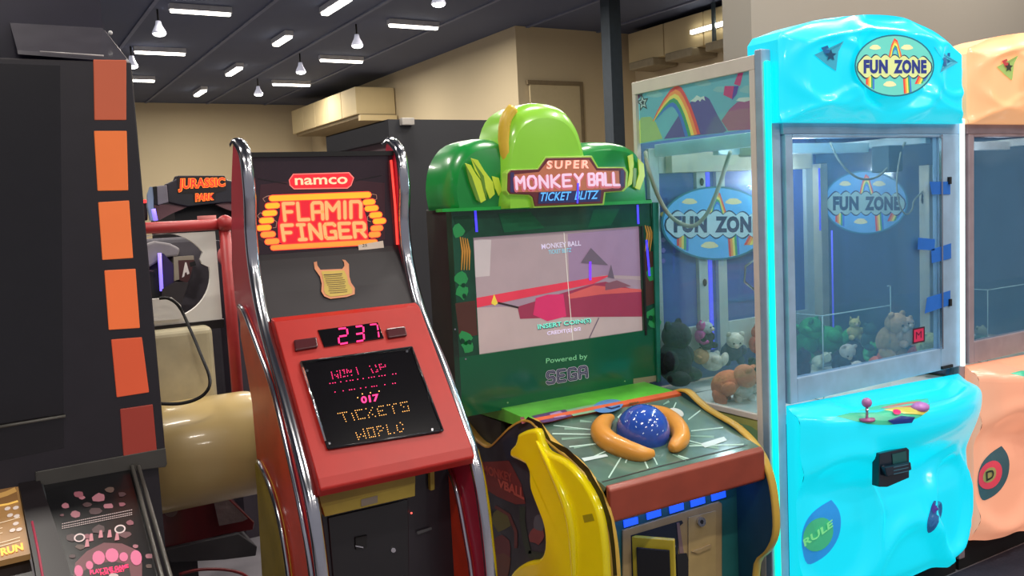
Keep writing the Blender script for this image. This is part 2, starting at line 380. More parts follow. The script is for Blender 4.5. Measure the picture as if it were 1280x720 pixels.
for s_, q in (('FLAMIN', ((215, 322), (735, 308), (735, 432), (226, 452))), ('FINGER', ((205, 462), (757, 445), (765, 556), (220, 580)))):
    wd_ = [1, 1, 1, 1.25, .35, 1] if s_[1] == 'L' else [1, .8, 1, 1, 1, 1]
    s2_ = 'FLAMin' if s_[1] == 'L' else s_
    q = [(q[0][0]+12, q[0][1]+10), (q[1][0]-10, q[1][1]+10), (q[2][0]-10, q[2][1]-12), (q[3][0]+12, q[3][1]-12)]
    strokes(a, MPL, s2_, c(*q), 6.8, leto, .0022, wd_, .42); strokes(a, MPL, s2_, c(*q), 4.2, letc, .0029, wd_, .42)
def rod(m, pl, x0, x1, yl, yr, h, mt, off):
    pts = [(x0, yl)]+[(x0+h*.5*(1-math.cos(t)), yl-h*.5*math.sin(t)) for t in (PI/4, PI/2)]+[(x1-h*.5*(1-math.cos(t)), yr-h*.5*math.sin(t)) for t in (PI/2, PI/4)]
    pts += [(x1, yr)]+[(x1-h*.5*(1-math.cos(t)), yr+h*.5*math.sin(t)) for t in (PI/4, PI/2)]+[(x0+h*.5*(1-math.cos(t)), yl+h*.5*math.sin(t)) for t in (PI/2, PI/4)]
    m.pp(pl, pts, mt, off)
def rodc(x0, x1, yl, yr, h, mt):
    (ax, ay), (bx, by) = c((x0, yl), (x1, yr)); rod(a, MPL, ax-.8, bx+.8, ay, by, h/5.142+2, leto, .0020); rod(a, MPL, ax, bx, ay, by, h/5.142, mt, .0026)
rodc(135, 792, 298, 275, 36, neon); rodc(145, 832, 615, 578, 30, neon2)
for (x0, x1, y) in ((110, 205, 345), (92, 187, 393), (72, 167, 440), (55, 150, 487), (82, 177, 530), (108, 202, 575)): rodc(x0, x1, y+2, y-2, 34, neon if y < 500 else neon2)
for (x0, x1, y) in ((738, 818, 322), (750, 838, 362), (780, 862, 405), (803, 887, 444), (788, 868, 490), (776, 852, 530)): rodc(x0, x1, y+2, y-2, 34, neon if y < 480 else neon2)
for q in (((110, 320), (95, 300), (120, 285), (140, 280)), ((75, 430), (60, 410), (80, 390), (95, 395)), ((160, 430), (185, 450), (180, 485), (160, 488)), ((790, 400), (768, 415), (768, 440), (790, 448)), ((795, 270), (825, 275), (828, 300), (812, 312))):
    a.band(MPL, c(*q), .7, M('loop_wire', (190, 140, 120), emit=.3), .003)
a.band(MPL, c((60, 170), (250, 205)), .8, matte, .0022); a.band(MPL, c((690, 185), (860, 150)), .8, matte, .0022)
a.pp(MPL, c((708, 598), (868, 570), (874, 615), (712, 632)), P('paper_label', (214, 196, 178), .6, .2), .0034)
a.text(MPL, '25', c((735, 592), (765, 590), (765, 608), (735, 610)), P('ink', (60, 50, 50)), .0042)
a.build('marquee_print', mq)
m = MB(); m.tube([(XR-.02, YM-.006, 1.77), (XR-.018, YM-.012, 1.62), (XR-.016, YM-.006, 1.49)], .004, E('red_side_neon', (255, 70, 60), 1.3)); m.build('side_neon', mq)
# black curved middle panel and its scroll print
mid = [(2.727, 1.49), (2.715, 1.47), (2.70, 1.44), (2.665, 1.37), (2.625, 1.30)]
bl = MB().ribbon(mid, XL+.013, XR-.013, .02, M('dark_plum_panel', (26, 19, 26), rough=.5)).build('black_panel', T)
MP2 = P3(Vector((.8, 2.7205, 1.475)), Vector((1.1, 2.7205, 1.475)), Vector((.8, 2.625, 1.30)))
c2 = crop(380, 310, 9)
a = MB()
scroll = c2((110, 160), (145, 150), (150, 195), (185, 245), (430, 235), (455, 200), (450, 160), (430, 130), (465, 135), (505, 180), (510, 320), (530, 390), (572, 450), (570, 520), (480, 550), (300, 572), (230, 545), (195, 490), (200, 400), (180, 320), (120, 235))
a.pp(MP2, scroll, P('scroll_rim_orange', (214, 140, 96)), .004)
a.pp(MP2, c2((195, 262), (450, 250), (485, 320), (500, 400), (545, 460), (540, 510), (460, 530), (300, 548), (245, 520), (225, 480), (228, 400), (210, 320)), P('scroll_mustard', (196, 168, 70)), .005)
for i in range(10):
    y = 298+i*22.5; x0 = 225+i*7+random.randint(-6, 8); x1 = 440+i*7-random.randint(0, 30)
    a.band(MP2, c2((x0, y+4), (x0+(x1-x0)*.4, y), (x1, y-10)), .7 if i else 1.1, P('scroll_ink', (78, 62, 24)), .006)
a.build('scroll_print', bl)
# red console
cA = at(345, 402, x=.72); cB = at(400, 598, x=.72)
CPL = P3(cA, cA+Vector((1, 0, 0)), cB)
def yz(v): return (v.y, v.z)
dirc = (cB-cA).normalized()
low = cB+dirc*.02
con = [yz(cA+Vector((0, .03, .01))), yz(cA), yz(cB), (low.y-.002, low.z-.012), (low.y+.015, low.z-.035), (low.y+.05, low.z-.045), (low.y+.2, low.z-.02), (2.66, 1.1)]
co = MB().prism_x(con, XL+.013, XR-.013, red).build('console', T, bevel=.006, seg=3)
c3 = crop(290, 350, 3.427)
def fr(name, q, mt, off, th, par, bev=.002): return MB().pp(CPL, q, mt, off, th).build(name, par, bevel=bev)
win = c3((295, 352), (770, 288), (900, 640), (888, 655), (425, 725), (405, 715))
score_black = M('score_window_black', (16, 14, 16), rough=.12, coat=.6)
wp = fr('score_window', win, score_black, .004, .006, co)
m = MB()
ring = [CPL.px(q, .006) for q in c3((295, 352), (770, 288), (903, 645), (412, 722))]
for i in range(4): m.tube([ring[i], ring[(i+1) % 4]], .0035, M('window_gasket', (34, 34, 38), rough=.2))
m.build('window_bezel', wp)
m = MB(); m.tube([CPL.px(q, .010) for q in c3((303, 375), (400, 690))], .0035, chrome); m.build('window_edge_chrome', wp)
a = MB()
for q in c3((322, 388), (858, 640), (750, 305), (418, 700)): MB().ell(CPL, q, 1.6, 1.6, chrome, .006, n=10, th=.002).build('screw', wp)
# dot matrix rows
DM = {'T': '11111 00100 00100 00100 00100', 'I': '1 1 1 1 1', 'C': '1111 1000 1000 1000 1111', 'K': '1001 1010 1100 1010 1001', 'E': '1111 1000 1110 1000 1111', 'S': '1111 1000 1111 0001 1111',
      'U': '1001 1001 1001 1001 1111', 'W': '10001 10001 10101 11011 10001', 'L': '1000 1000 1000 1000 1111', 'D': '1110 1001 1001 1001 1110', 'O': '1111 1001 1001 1001 1111', 'P': '1111 1001 1111 1000 1000',
      'F': '1111 1000 1110 1000 1000', 'R': '1110 1001 1110 1010 1001', 'N': '1001 1101 1011 1001 1001', 'H': '1001 1001 1111 1001 1001', ' ': '00 00 00 00 00'}
def dots(m, pl, s_, quad, mt, r, off=.0052, drop=0.):
    cols = []
    for ch in s_:
        rws = DM[ch].split(' ')
        for x in range(len(rws[0])): cols.append([rws[y][x] for y in range(5)])
        cols.append(['0']*5)
    n = len(cols)-1
    TL, TR, BR, BL = [Vector((*q, 0)) for q in quad]
    for i in range(n):
        for j in range(5):
            if cols[i][j] == '1' and random.random() >= drop:
                u = i/max(n-1, 1); v = j/4
                q = (TL*(1-u)+TR*u)*(1-v)+(BL*(1-u)+BR*u)*v
                m.ell(pl, (q.x, q.y), r, r, mt, off, n=6)
mag = E('led_magenta', (255, 30, 110), 1.5); amb = E('led_amber', (255, 176, 84), 1.4)
c4 = crop(380, 440, 5.54)
dots(a, CPL, 'WON', c4((190, 140), (325, 115), (330, 160), (200, 185)), mag, .62, drop=.25)
dots(a, CPL, 'I', c4((362, 108), (372, 106), (386, 150), (376, 152)), mag, .62)
dots(a, CPL, 'UP', c4((455, 98), (560, 80), (566, 122), (478, 142)), mag, .62, drop=.25)
for (y0, y1, pts) in ((218, 150, (180, 200, 217, 255, 295, 320, 338, 372, 410, 448, 468, 486, 520, 540, 560, 615, 635)), (282, 215, (215, 272, 315, 330, 350, 392, 428, 470, 486, 503, 560, 615, 632))):
    for x in pts: a.ell(CPL, c4((x, y0+(y1-y0)*(x-180)/455))[0], .75, .6, mag, .0052, n=6)
for q in ((372, 316), (404, 290), (460, 282), (520, 271)): a.ell(CPL, c4(q)[0], .8, .8, amb, .0052, n=6)
a.text(CPL, '017', c4((390, 310), (515, 288), (522, 338), (400, 358)), mag, .0054, bold=.03)
dots(a, CPL, 'TICKETS', c4((235, 426), (712, 345), (728, 405), (262, 485)), amb, .62, drop=.12)
dots(a, CPL, 'WORLD', c4((355, 545), (680, 487), (690, 548), (378, 605)), amb, .62, drop=.18)
a.build('dot_display', wp)
sd = fr('score_display', c3((367, 213), (625, 180), (652, 248), (395, 287)), score_black, .004, .005, co)
a = MB(); seg = E('led_segment_magenta', (255, 24, 110), 1.5)
def seven(m, pl, ch, quad, mt, wpx):
    TL, TR, BR, BL = [Vector((*q, 0)) for q in quad]
    def pt(u, v):
        q = (TL*(1-u)+TR*u)*(1-v)+(BL*(1-u)+BR*u)*v; return (q.x, q.y)
    SG = {'a': ((.1, 0), (.9, 0)), 'b': ((1, .06), (1, .44)), 'c': ((1, .56), (1, .94)), 'd': ((.1, 1), (.9, 1)), 'e': ((0, .56), (0, .94)), 'f': ((0, .06), (0, .44)), 'g': ((.1, .5), (.9, .5))}
    for k_ in {'2': 'abged', '3': 'abgcd', '7': 'abc'}[ch]: m.band(pl, [pt(*SG[k_][0]), pt(*SG[k_][1])], wpx, mt, .0054)
seven(a, CPL, '2', c3((452, 210), (492, 205), (500, 268), (460, 275)), seg, 2.1)
seven(a, CPL, '3', c3((527, 200), (562, 196), (566, 258), (530, 264)), seg, 2.1)
seven(a, CPL, '7', c3((588, 192), (622, 188), (630, 248), (596, 254)), seg, 1.7)
a.build('digits', sd)
for q in (((265, 255), (363, 242), (370, 285), (272, 302)), ((660, 207), (742, 196), (752, 236), (670, 248))):
    b_ = MB().pp(CPL, c3(*q), M('button_dark_red', (70, 22, 28), rough=.25, coat=.4), .010, .012).build('push_button', co, bevel=.004, seg=3)
# lower front
lf = MB().box(XL+.013, XR-.013, 2.42, 2.45, .03, .86, blackp).build('lower_front', T)
LP = PY(2.42); c5 = crop(290, 530, 3.79)
m = MB(); q = c5((410, 330), (868, 215), (868, 342), (440, 440)); m.pp(PY(2.34), q, M('mustard_box', (176, 152, 58), rough=.5), 0, .08); b_ = m.build('ticket_box', lf, bevel=.002)
m = MB(); m.pp(PY(2.34), c5((410, 330), (868, 215), (868, 285), (425, 395)), M('mustard_box_top', (158, 134, 48), rough=.5), .001); m.pp(PY(2.34), c5((612, 358), (690, 338), (690, 372), (612, 392)), P('worn_label', (140, 128, 112)), .002); m.build('box_lid', b_)
m = MB(); m.pp(PY(2.40), c5((938, 205), (960, 200), (962, 312), (942, 318)), M('mustard_box', (1, 1, 1)), 0, .02); m.build('yellow_handle', lf, bevel=.003)
m = MB(); m.pp(LP, c5((455, 445), (835, 358), (840, 720), (480, 730)), M('coin_door_black', (22, 21, 24), rough=.3, coat=.3), .006, .006); cdr = m.build('coin_door', lf, bevel=.002)
m = MB(); m.ell(LP, c5((765, 598))[0], 3, 3, chrome, .012, th=.006, n=14); m.build('door_lock', cdr)
m = MB(); m.pp(LP, c5((585, 540), (640, 528), (640, 585), (588, 597)), matte, .012, .006); m.pp(LP, c5((585, 575), (622, 582), (622, 588), (586, 581)), chrome, .014); m.build('coin_return', cdr)
m = MB(); m.ell(LP, c5((850, 422))[0], 1.3, 1.3, E('red_led', (255, 90, 80), 2), .010, n=8); m.pp(LP, c5((875, 510), (945, 488), (947, 500), (880, 524)), P('grey_tag', (74, 74, 76)), .008); m.build('indicator', cdr)

# ================================================================== BALL GAME CABINET (green canopy)
T = thing('arcade_cabinet', 'green domed arcade cabinet with big screen, trackball console and yellow bananas', 'arcade machine', (1.8, 2.6, 0))
YB = 2.65; BP = PY(YB); X0, X1 = 1.357, 2.225
dk = M('dark_olive_side', (44, 50, 42), rough=.55)
gpan = M('bezel_green_acrylic', (14, 88, 56), rough=.16, coat=.4, emit=.08, var=.12, scale=3)
lav = M('deep_green_acrylic', (22, 72, 50), rough=.14, coat=.5, var=.3, scale=9, emit=.06)
MB().box(X0+.01, X1-.01, YB+.04, YB+.22, .92, 1.60, dk).build('cabinet_body', T, bevel=.004)
bz = MB()
scr = [(591.6, 297.2), (800.6, 282.4), (805.3, 413.4), (598.5, 443.4)]
outer = [(565, 262), (818, 252), (822, 470), (815, 480), (577, 522)]
sc = [BP.px(q) for q in scr]
xa, xb, za, zb = sc[0].x, sc[1].x, sc[3].z, sc[0].z
zb0 = BP.px((577, 522)).z; zt = 1.60
bz.box(X0, X1, YB, YB+.04, zb0, za, gpan); bz.box(X0, xa, YB, YB+.04, za, zb, lav); bz.box(xb, X1, YB, YB+.04, za, zb, lav); bz.box(X0, X1, YB, YB+.04, zb, zt, lav)
bzo = bz.build('screen_bezel', T)
a = MB()
c3b = crop(540, 260, 2.77)
leaf = P('leaf_green', (44, 138, 76), .3, .15); leafd = P('leaf_dark', (14, 62, 40), .3, .05); ban = P('banana_ochre', (182, 128, 54), .3, .2); trunk = P('jungle_brown', (82, 48, 40), .35, .06)
def blob(c0, rx, ry, n=9, seed=0):
    r_ = random.Random(seed); return [(c0[0]+rx*math.cos(2*PI*k/n)*(.75+.5*r_.random()), c0[1]+ry*math.sin(2*PI*k/n)*(.75+.5*r_.random())) for k in range(n)]
a.pp(BP, c3b((80, 330), (150, 320), (158, 440), (95, 450)), trunk, .0006)
for (u, v) in ((100, 245), (105, 290), (115, 450), (125, 480), (90, 80), (765, 370), (770, 395), (765, 230)): a.pp(BP, c3b(*blob((u, v), 22, 24, 9, u+v)), leaf, .0012)
for (u, v) in ((108, 268), (112, 305), (105, 460), (130, 465), (758, 380)): a.pp(BP, c3b(*blob((u, v), 8, 9, 7, u)), leafd, .0018)
for i in range(4): a.band(BP, c3b((98+i*8, 100+i*2), (106+i*8, 150), (102+i*9, 215)), [1.2, 2.6, 1.0], ban, .002)
for i in range(3): a.band(BP, c3b((738+i*8, 60+i*2), (746+i*8, 90), (738+i*8, 150)), [1.2, 2.4, 1.0], ban, .002)
a.pp(BP, c3b((735, 150), (775, 150), (770, 330), (742, 340)), trunk, .0008)
a.pp(BP, c3b((75, 30), (130, 25), (150, 60), (110, 95), (90, 95)), leafd, .0009)
a.pp(BP, c3b((230, 20), (340, 12), (390, 70), (250, 85)), P('leaf_mid', (24, 92, 58), .2, .06), .0009)
a.pp(BP, c3b((560, 5), (650, 2), (620, 60), (540, 68)), P('leaf_mid', (24, 92, 58)), .0009)
for q in ((117, 523), (262, 674), (668, 600), (775, 423), (80, 420)): MB().ell(BP, c3b(q)[0], 1.1, 1.1, chrome, .002, n=8, th=.003).build('screw', bzo)
c6 = crop(660, 380, 6)
a.text(BP, 'Powered by', c6((135, 408), (445, 372), (447, 420), (135, 458)), P('pale_green_print', (120, 190, 140), .4, .25), .0015, bold=.01)
sq = c6((146, 514), (436, 470), (442, 546), (146, 596))
strokes(a, BP, 'SEGA', sq, 4.6, P('logo_outline', (186, 178, 196), .4, .2), .0012, None, .55)
strokes(a, BP, 'SEGA', sq, 3.2, P('logo_navy', (30, 22, 54), .4, .05), .0020, None, .55)
strokes(a, BP, 'SEGA', sq, .5, P('logo_stripe', (150, 146, 176), .4, .2), .0028, None, .55)
a.pp(BP, c6((790, 560), (968, 535), (972, 575), (790, 618)), P('worn_plate', (150, 140, 110), .4), .002)
a.build('bezel_print', bzo)
# monitor
scp = MB().box(xa-.004, xb+.004, YB+.012, YB+.03, za-.004, zb+.004, M('screen_glass', (150, 128, 140), rough=.1, coat=.6, emit=.5, var=.03)).build('screen', T)
SP = PY(YB+.012)
a = MB()  # room reflections, red table too, drawn into the glowing game picture
a.pp(SP, c3b((145, 105), (722, 65), (730, 250), (560, 240), (155, 320)), E('screen_mauve', (158, 138, 142), .48), .0006)
a.pp(SP, c3b((150, 240), (200, 235), (205, 110), (170, 108), (146, 112)), E('screen_pale', (180, 168, 168), .48), .0012)
a.pp(SP, c3b((470, 90), (722, 66), (728, 236), (600, 232), (475, 255)), E('screen_violet', (142, 116, 142), .48), .0012)
a.pp(SP, c3b((155, 345), (310, 340), (730, 280), (735, 425), (160, 508)), E('screen_sand', (172, 152, 150), .48), .0012)
a.pp(SP, c3b((152, 312), (300, 285), (560, 240), (620, 232), (560, 262), (300, 315), (156, 345)), E('screen_red', (206, 56, 76), .48), .0018)
a.pp(SP, c3b((296, 342), (400, 310), (560, 262), (600, 255), (730, 290), (732, 376), (470, 378), (305, 384)), E('screen_wine', (140, 50, 74), .48), .0024)
a.pp(SP, c3b((360, 312), (400, 300), (455, 298), (465, 375), (400, 392), (350, 370)), E('screen_pink', (196, 48, 96), .48), .003)
a.pp(SP, c3b((470, 300), (560, 268), (730, 282), (728, 290), (580, 300), (475, 315)), E('screen_coral', (190, 84, 82), .48), .003)
a.band(SP, c3b((228, 328), (300, 345)), 2.4, E('screen_black', (46, 34, 36), .4), .0036)
a.pp(SP, c3b((205, 330), (215, 298), (228, 330), (218, 338)), E('screen_yellow', (214, 190, 70), .48), .0036)
a.pp(SP, c3b((515, 190), (550, 138), (610, 198)), E('screen_grey', (98, 84, 98), .5), .0036)
a.pp(SP, c3b((608, 240), (620, 195), (632, 245)), E('screen_grey', (98, 84, 98)), .0036)
a.pp(SP, c3b((600, 262), (640, 250), (690, 270), (600, 285)), E('screen_grey2', (120, 76, 88), .5), .0034)
a.band(SP, c3b((545, 450), (578, 380)), 1.2, E('screen_grey', (1, 1, 1)), .0036)
a.band(SP, c3b((548, 185), (548, 250)), 3, E('violet_reflection_bar', (120, 60, 230), .8), .0038)
a.band(SP, c3b((457, 5+80), (470, 250), (488, 462)), .8, E('screen_scratch', (196, 190, 180), .7), .004)
a.text(SP, 'MONKEY BALL', c3b((378, 125), (515, 112), (516, 130), (380, 143)), E('screen_lilac', (190, 180, 200), .7), .0042, bold=.02)
a.text(SP, 'TICKET BLITZ', c3b((403, 146), (482, 138), (482, 152), (405, 160)), E('screen_cyan', (110, 190, 210), .7), .0042)
a.text(SP, 'INSERT COIN(S)', c3b((365, 405), (550, 383), (552, 400), (368, 427)), E('screen_dark', (50, 60, 70), .4), .004, bold=.05)
a.text(SP, 'INSERT COIN(S)', c3b((365, 403), (550, 381), (552, 398), (368, 425)), E('screen_mint', (110, 214, 190), .8), .0046, bold=.02)
a.text(SP, 'CREDIT(S) 0/2', c3b((398, 428), (515, 412), (516, 427), (400, 444)), E('screen_lilac2', (210, 196, 226), .7), .0046, bold=.015)
a.build('screen_picture_reflection', scp)
m = MB(); m.box(xb+.002, xb+.012, YB-.003, YB+.02, za-.02, zb, matte); m.build('screen_edge_strip', bzo)
m = MB(); m.pp(PY(YB-.01), [(816, 253), (823, 253), (826, 476), (822, 478)], M('acrylic_edge', (40, 120, 100), rough=.1, coat=.5), 0, .008); m.build('acrylic_edge', bzo)
for q, w_ in ((((594, 262), (596, 290)), 3.0), (((797, 256), (798, 280)), 2.6), (((808, 300), (812, 345)), 2.6)):
    m = MB(); m.band(BP, q, w_, E('blue_violet_led', (70, 60, 240), 1.0), .003); m.build('led_strip', bzo)
# canopy: three swelling lobes
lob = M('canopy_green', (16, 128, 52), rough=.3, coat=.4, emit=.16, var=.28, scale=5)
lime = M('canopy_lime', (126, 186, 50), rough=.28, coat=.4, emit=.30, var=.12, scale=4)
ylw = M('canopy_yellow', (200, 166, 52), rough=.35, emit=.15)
def lobe(pts, y0, y1, mt, name, par, rnd):
    f_ = PY(y0)
    base = [f_.px(q) for q in pts]; cx = sum(p.x for p in base)/len(base); cz = sum(p.z for p in base)/len(base)
    m = MB(); rings = []
    ks = [(1, y1), (1, y0+rnd)]+[(1-.16*(1-math.cos(t))*1., y0+rnd*(1-math.sin(t))) for t in (PI/6, PI/3, PI/2)]
    zmin = min(p.z for p in base)
    for (sc_, y) in ks: rings.append([Vector((cx+(p.x-cx)*sc_, y, zmin+(p.z-zmin)*sc_)) for p in base])
    n = len(base); vs = [v for r in rings for v in r]
    fs = [(i*n+k, i*n+(k+1) % n, (i+1)*n+(k+1) % n, (i+1)*n+k) for i in range(len(rings)-1) for k in range(n)]
    m.add(vs, fs, mt, True)
    lastr = rings[-1]; cv = Vector((cx, lastr[0].y-.012, zmin+(cz-zmin)*.8))
    m.add(lastr+[cv], [(k, (k+1) % n, n) for k in range(n)], mt, True)
    m.add(rings[0], [list(range(n))], mt)
    return m.build(name, par)
Lp = smoothc([(567, 262), (563, 235), (567, 205), (582, 181), (606, 171), (630, 174), (655, 190), (662, 225), (662, 259)], 3)
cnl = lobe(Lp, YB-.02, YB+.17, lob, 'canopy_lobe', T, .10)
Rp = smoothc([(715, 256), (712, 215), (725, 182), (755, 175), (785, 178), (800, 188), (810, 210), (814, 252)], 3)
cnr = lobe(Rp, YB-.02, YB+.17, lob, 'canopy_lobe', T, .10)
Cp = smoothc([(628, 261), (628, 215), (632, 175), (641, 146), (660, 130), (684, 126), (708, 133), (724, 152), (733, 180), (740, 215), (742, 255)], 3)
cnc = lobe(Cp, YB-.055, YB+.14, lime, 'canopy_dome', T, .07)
m = MB()
m.tube([PY(YB-.028).px(q) for q in smoothc([(641, 136), (632, 150), (630, 175), (635, 205), (641, 236)])], .021, ylw, n=10); m.build('canopy_yellow_band', T)
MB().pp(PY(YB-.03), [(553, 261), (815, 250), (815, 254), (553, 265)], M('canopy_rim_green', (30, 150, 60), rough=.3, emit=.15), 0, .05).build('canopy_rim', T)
a = MB(); c7 = crop(530, 110, 4); bn = P('banana_leaf_lime', (172, 190, 52), .35, .35); bd = P('banana_leaf_olive', (92, 132, 40), .35, .15)
CPn = PY(YB-.035)
for pts, mt, o_ in ((((205, 375), (235, 385), (260, 430), (290, 470), (310, 560), (285, 575), (245, 510), (225, 430)), bn, 0), (((235, 350), (270, 360), (300, 410), (345, 470), (355, 530), (330, 555), (300, 480), (255, 410)), bn, .0008),
                    (((340, 440), (375, 450), (390, 510), (375, 540), (355, 500)), bn, 0), (((205, 375), (240, 440), (285, 575), (262, 560), (228, 470)), bd, .0012), (((240, 355), (300, 440), (318, 560), (300, 520), (280, 440)), bd, .0016),
                    (((1020, 340), (1045, 330), (1050, 380), (1040, 480), (1015, 500), (1030, 420)), bn, 0), (((1070, 350), (1100, 380), (1105, 440), (1080, 510), (1055, 500), (1075, 430)), bn, 0), (((1045, 400), (1065, 400), (1060, 490), (1045, 500)), bd, .001)):
    MB().pp(CPn, c7(*pts), mt, .001+o_, .004).build('leaf', T, bevel=.001)
# title plaque
c8 = crop(630, 185, 7.53)
plq = [(40, 240), (70, 208), (325, 200), (400, 95), (820, 88), (880, 188), (1120, 188), (1150, 230), (1142, 370), (1110, 402), (945, 415), (930, 522), (292, 548), (272, 462), (242, 440), (60, 432), (35, 400)]
QP = PY(YB-.075)
m = MB(); ctr = (590, 310)
m.pp(QP, c8(*[(ctr[0]+(x-ctr[0])*1.035, ctr[1]+(y-ctr[1])*1.07) for x, y in plq]), M('plaque_lime_rim', (150, 190, 70), rough=.4, emit=.2), -.004, .03)
m.pp(QP, c8(*plq), M('plaque_maroon', (96, 42, 48), rough=.3, emit=.2), 0, .02)
pq = m.build('title_plaque', T, bevel=.002)
a = MB()
a.pp(QP, c8((95, 250), (330, 225), (420, 115), (800, 110), (870, 212), (1080, 215), (1090, 370), (930, 392), (900, 400), (320, 415), (120, 415)), P('plaque_orange', (176, 104, 76), .4, .3), .001)
a.pp(QP, c8((60, 230), (95, 228), (95, 420), (60, 415)), P('plaque_navy', (54, 46, 92), .4, .2), .001); a.pp(QP, c8((1095, 205), (1130, 210), (1130, 360), (1095, 370)), P('plaque_navy', (1, 1, 1)), .001)
a.pp(QP, c8((330, 415), (915, 392), (905, 502), (320, 525)), P('plaque_blue_dark', (40, 44, 96), .4, .2), .0016)
pk = P('letter_pink', (206, 110, 122), .35, .3); lp = P('letter_lilac', (226, 190, 214), .3, .5)
for s_, q in (('SUPER', ((405, 120), (805, 112), (800, 192), (400, 198))),):
    a.text(QP, s_, c8(*q), P('letter_peach', (226, 150, 130), .35, .5), .0022, bold=.05, sp=1.3); a.text(QP, s_, c8(*q), P('letter_peach_l', (244, 190, 170), .3, .6), .003, bold=.01, sp=1.34)
for s_, q in (('MONKEY', ((100, 262), (752, 232), (755, 365), (110, 400))), ('BALL', ((785, 232), (1092, 220), (1098, 362), (790, 362)))):
    q2 = [(x-3, y+12) for x, y in q]
    q3 = [(q[0][0]+12, q[0][1]+12), (q[1][0]-12, q[1][1]+12), (q[2][0]-12, q[2][1]-14), (q[3][0]+12, q[3][1]-14)]; q2 = [(x-5, y+12) for x, y in q3]
    strokes(a, QP, s_, c8(*q2), 5.4, pk, .0020, None, .6); strokes(a, QP, s_, c8(*q3), 3.2, lp, .003, None, .5)
for s_, q in (('TICKET', ((345, 418), (635, 408), (632, 490), (342, 502))), ('BLITZ', ((668, 406), (895, 398), (892, 478), (664, 488)))):
    a.text(QP, s_, c8(*q), P('letter_navy', (24, 30, 90), .3, .2), .0024, bold=.07, shear=.25); a.text(QP, s_, c8(*q), P('letter_sky', (90, 168, 232), .3, .7), .0032, bold=.018, shear=.25, sp=1.02)
a.band(QP, c8((697, 330), (692, 520)), 2.2, E('blue_violet_led', (1, 1, 1)), .004)
a.build('title_print', pq)
# console side panels
PA, PB = 1.50, 2.17
pxp = [(577, 520), (590, 537), (602, 551), (615, 557), (628, 546), (640, 534), (655, 525), (668, 526), (680, 540), (690, 551), (703, 562), (725, 580), (748, 612), (762, 650), (769, 695)]
sp_ = smoothc([yz(at(u, v, x=PA)) for u, v in pxp]+[(2.005, .47), (2.04, .40), (2.09, .34), (2.10, .2), (2.10, .03)], 3)
gold = M('panel_gold_edge', (196, 158, 62), rough=.4); teal = M('panel_teal_inner', (16, 62, 72), rough=.5)
art = M('panel_dark_art', (48, 54, 62), rough=.4, var=.4, scale=9)
for x0, x1, mt in ((PA-.012, PA+.012, art), (PB-.012, PB+.012, teal)):
    sdp = MB().prism_x(sp_+[(2.93, .03)], x0, x1, mt).build('side_panel', T)
    m = MB()
    edge_strip(m, sp_, x0-.003, x1+.003, gold, back=.006, bulge=.003)
    m.build('gold_edging', sdp)
    if x0 < 1.6:
        sdl = sdp
    else:
        m = MB(); m.add([], [], gold)
SL = PX(PA-.012)
c9 = crop(570, 470, 2.88)
a = MB()
dkb = P('border_black', (24, 26, 16), .4)
a.band(SL, c9((225, 190), (262, 158), (300, 175), (335, 240), (395, 268), (470, 340), (520, 430), (550, 520), (562, 610), (570, 720)), [4, 8, 7, 7, 7, 7, 7, 7, 7, 7], dkb, .0008)
a.pp(SL, c9((90, 310), (190, 305), (215, 350), (235, 390), (250, 460), (215, 462), (150, 435), (95, 400)), P('art_dark_red', (112, 48, 44), .4), .001)
a.text(SL, 'MONKEY', c9((95, 318), (200, 350), (205, 385), (98, 352)), P('art_brick', (150, 66, 54), .4), .002, bold=.04)
a.text(SL, 'EVBALL'[1:], c9((150, 370), (246, 405), (246, 447), (150, 398)), P('art_coral', (178, 88, 72), .4), .002, bold=.04)
for s0, pts, mt, wd in ((0, ((240, 470), (238, 520), (250, 590), (262, 640)), P('art_vine', (44, 64, 48), .4), 7), (0, ((140, 470), (190, 500), (215, 560), (215, 620)), P('art_vine_red', (96, 50, 46), .4), 4),
                        (0, ((260, 640), (310, 650), (330, 665)), P('art_vine', (1, 1, 1)), 9)):
    a.band(SL, c9(*pts), wd, mt, .0015)
for (u, v, r_, mt) in ((165, 520, 34, P('art_moss', (92, 98, 46), .4)), (155, 620, 40, P('art_maroon', (100, 46, 48), .4)), (290, 575, 28, P('art_rose', (130, 72, 70), .4)), (120, 500, 18, P('art_soot', (22, 24, 22), .4)), (160, 690, 40, P('art_rust', (104, 66, 44), .4)), (300, 530, 26, P('art_slate', (84, 96, 104), .4)), (205, 260, 40, P('art_blue_black', (36, 48, 66), .4))):
    a.pp(SL, c9(*blob((u, v), r_, r_*1.2, 10, u)), mt, .0011+.00002*u/10)
a.build('side_art', sdl)
bp_ = [(232, 205), (262, 192), (302, 190), (318, 230), (338, 270), (400, 300), (460, 360), (508, 440), (534, 520), (546, 600), (552, 680), (548, 760), (480, 800), (300, 800), (215, 770), (200, 730), (218, 695), (258, 668), (308, 655), (328, 615), (325, 540), (300, 470), (275, 400), (270, 332), (240, 308), (208, 292), (204, 262), (222, 240)]
bpx = smoothc(c9(*(bp_+bp_[:1])), 3)[:-1]
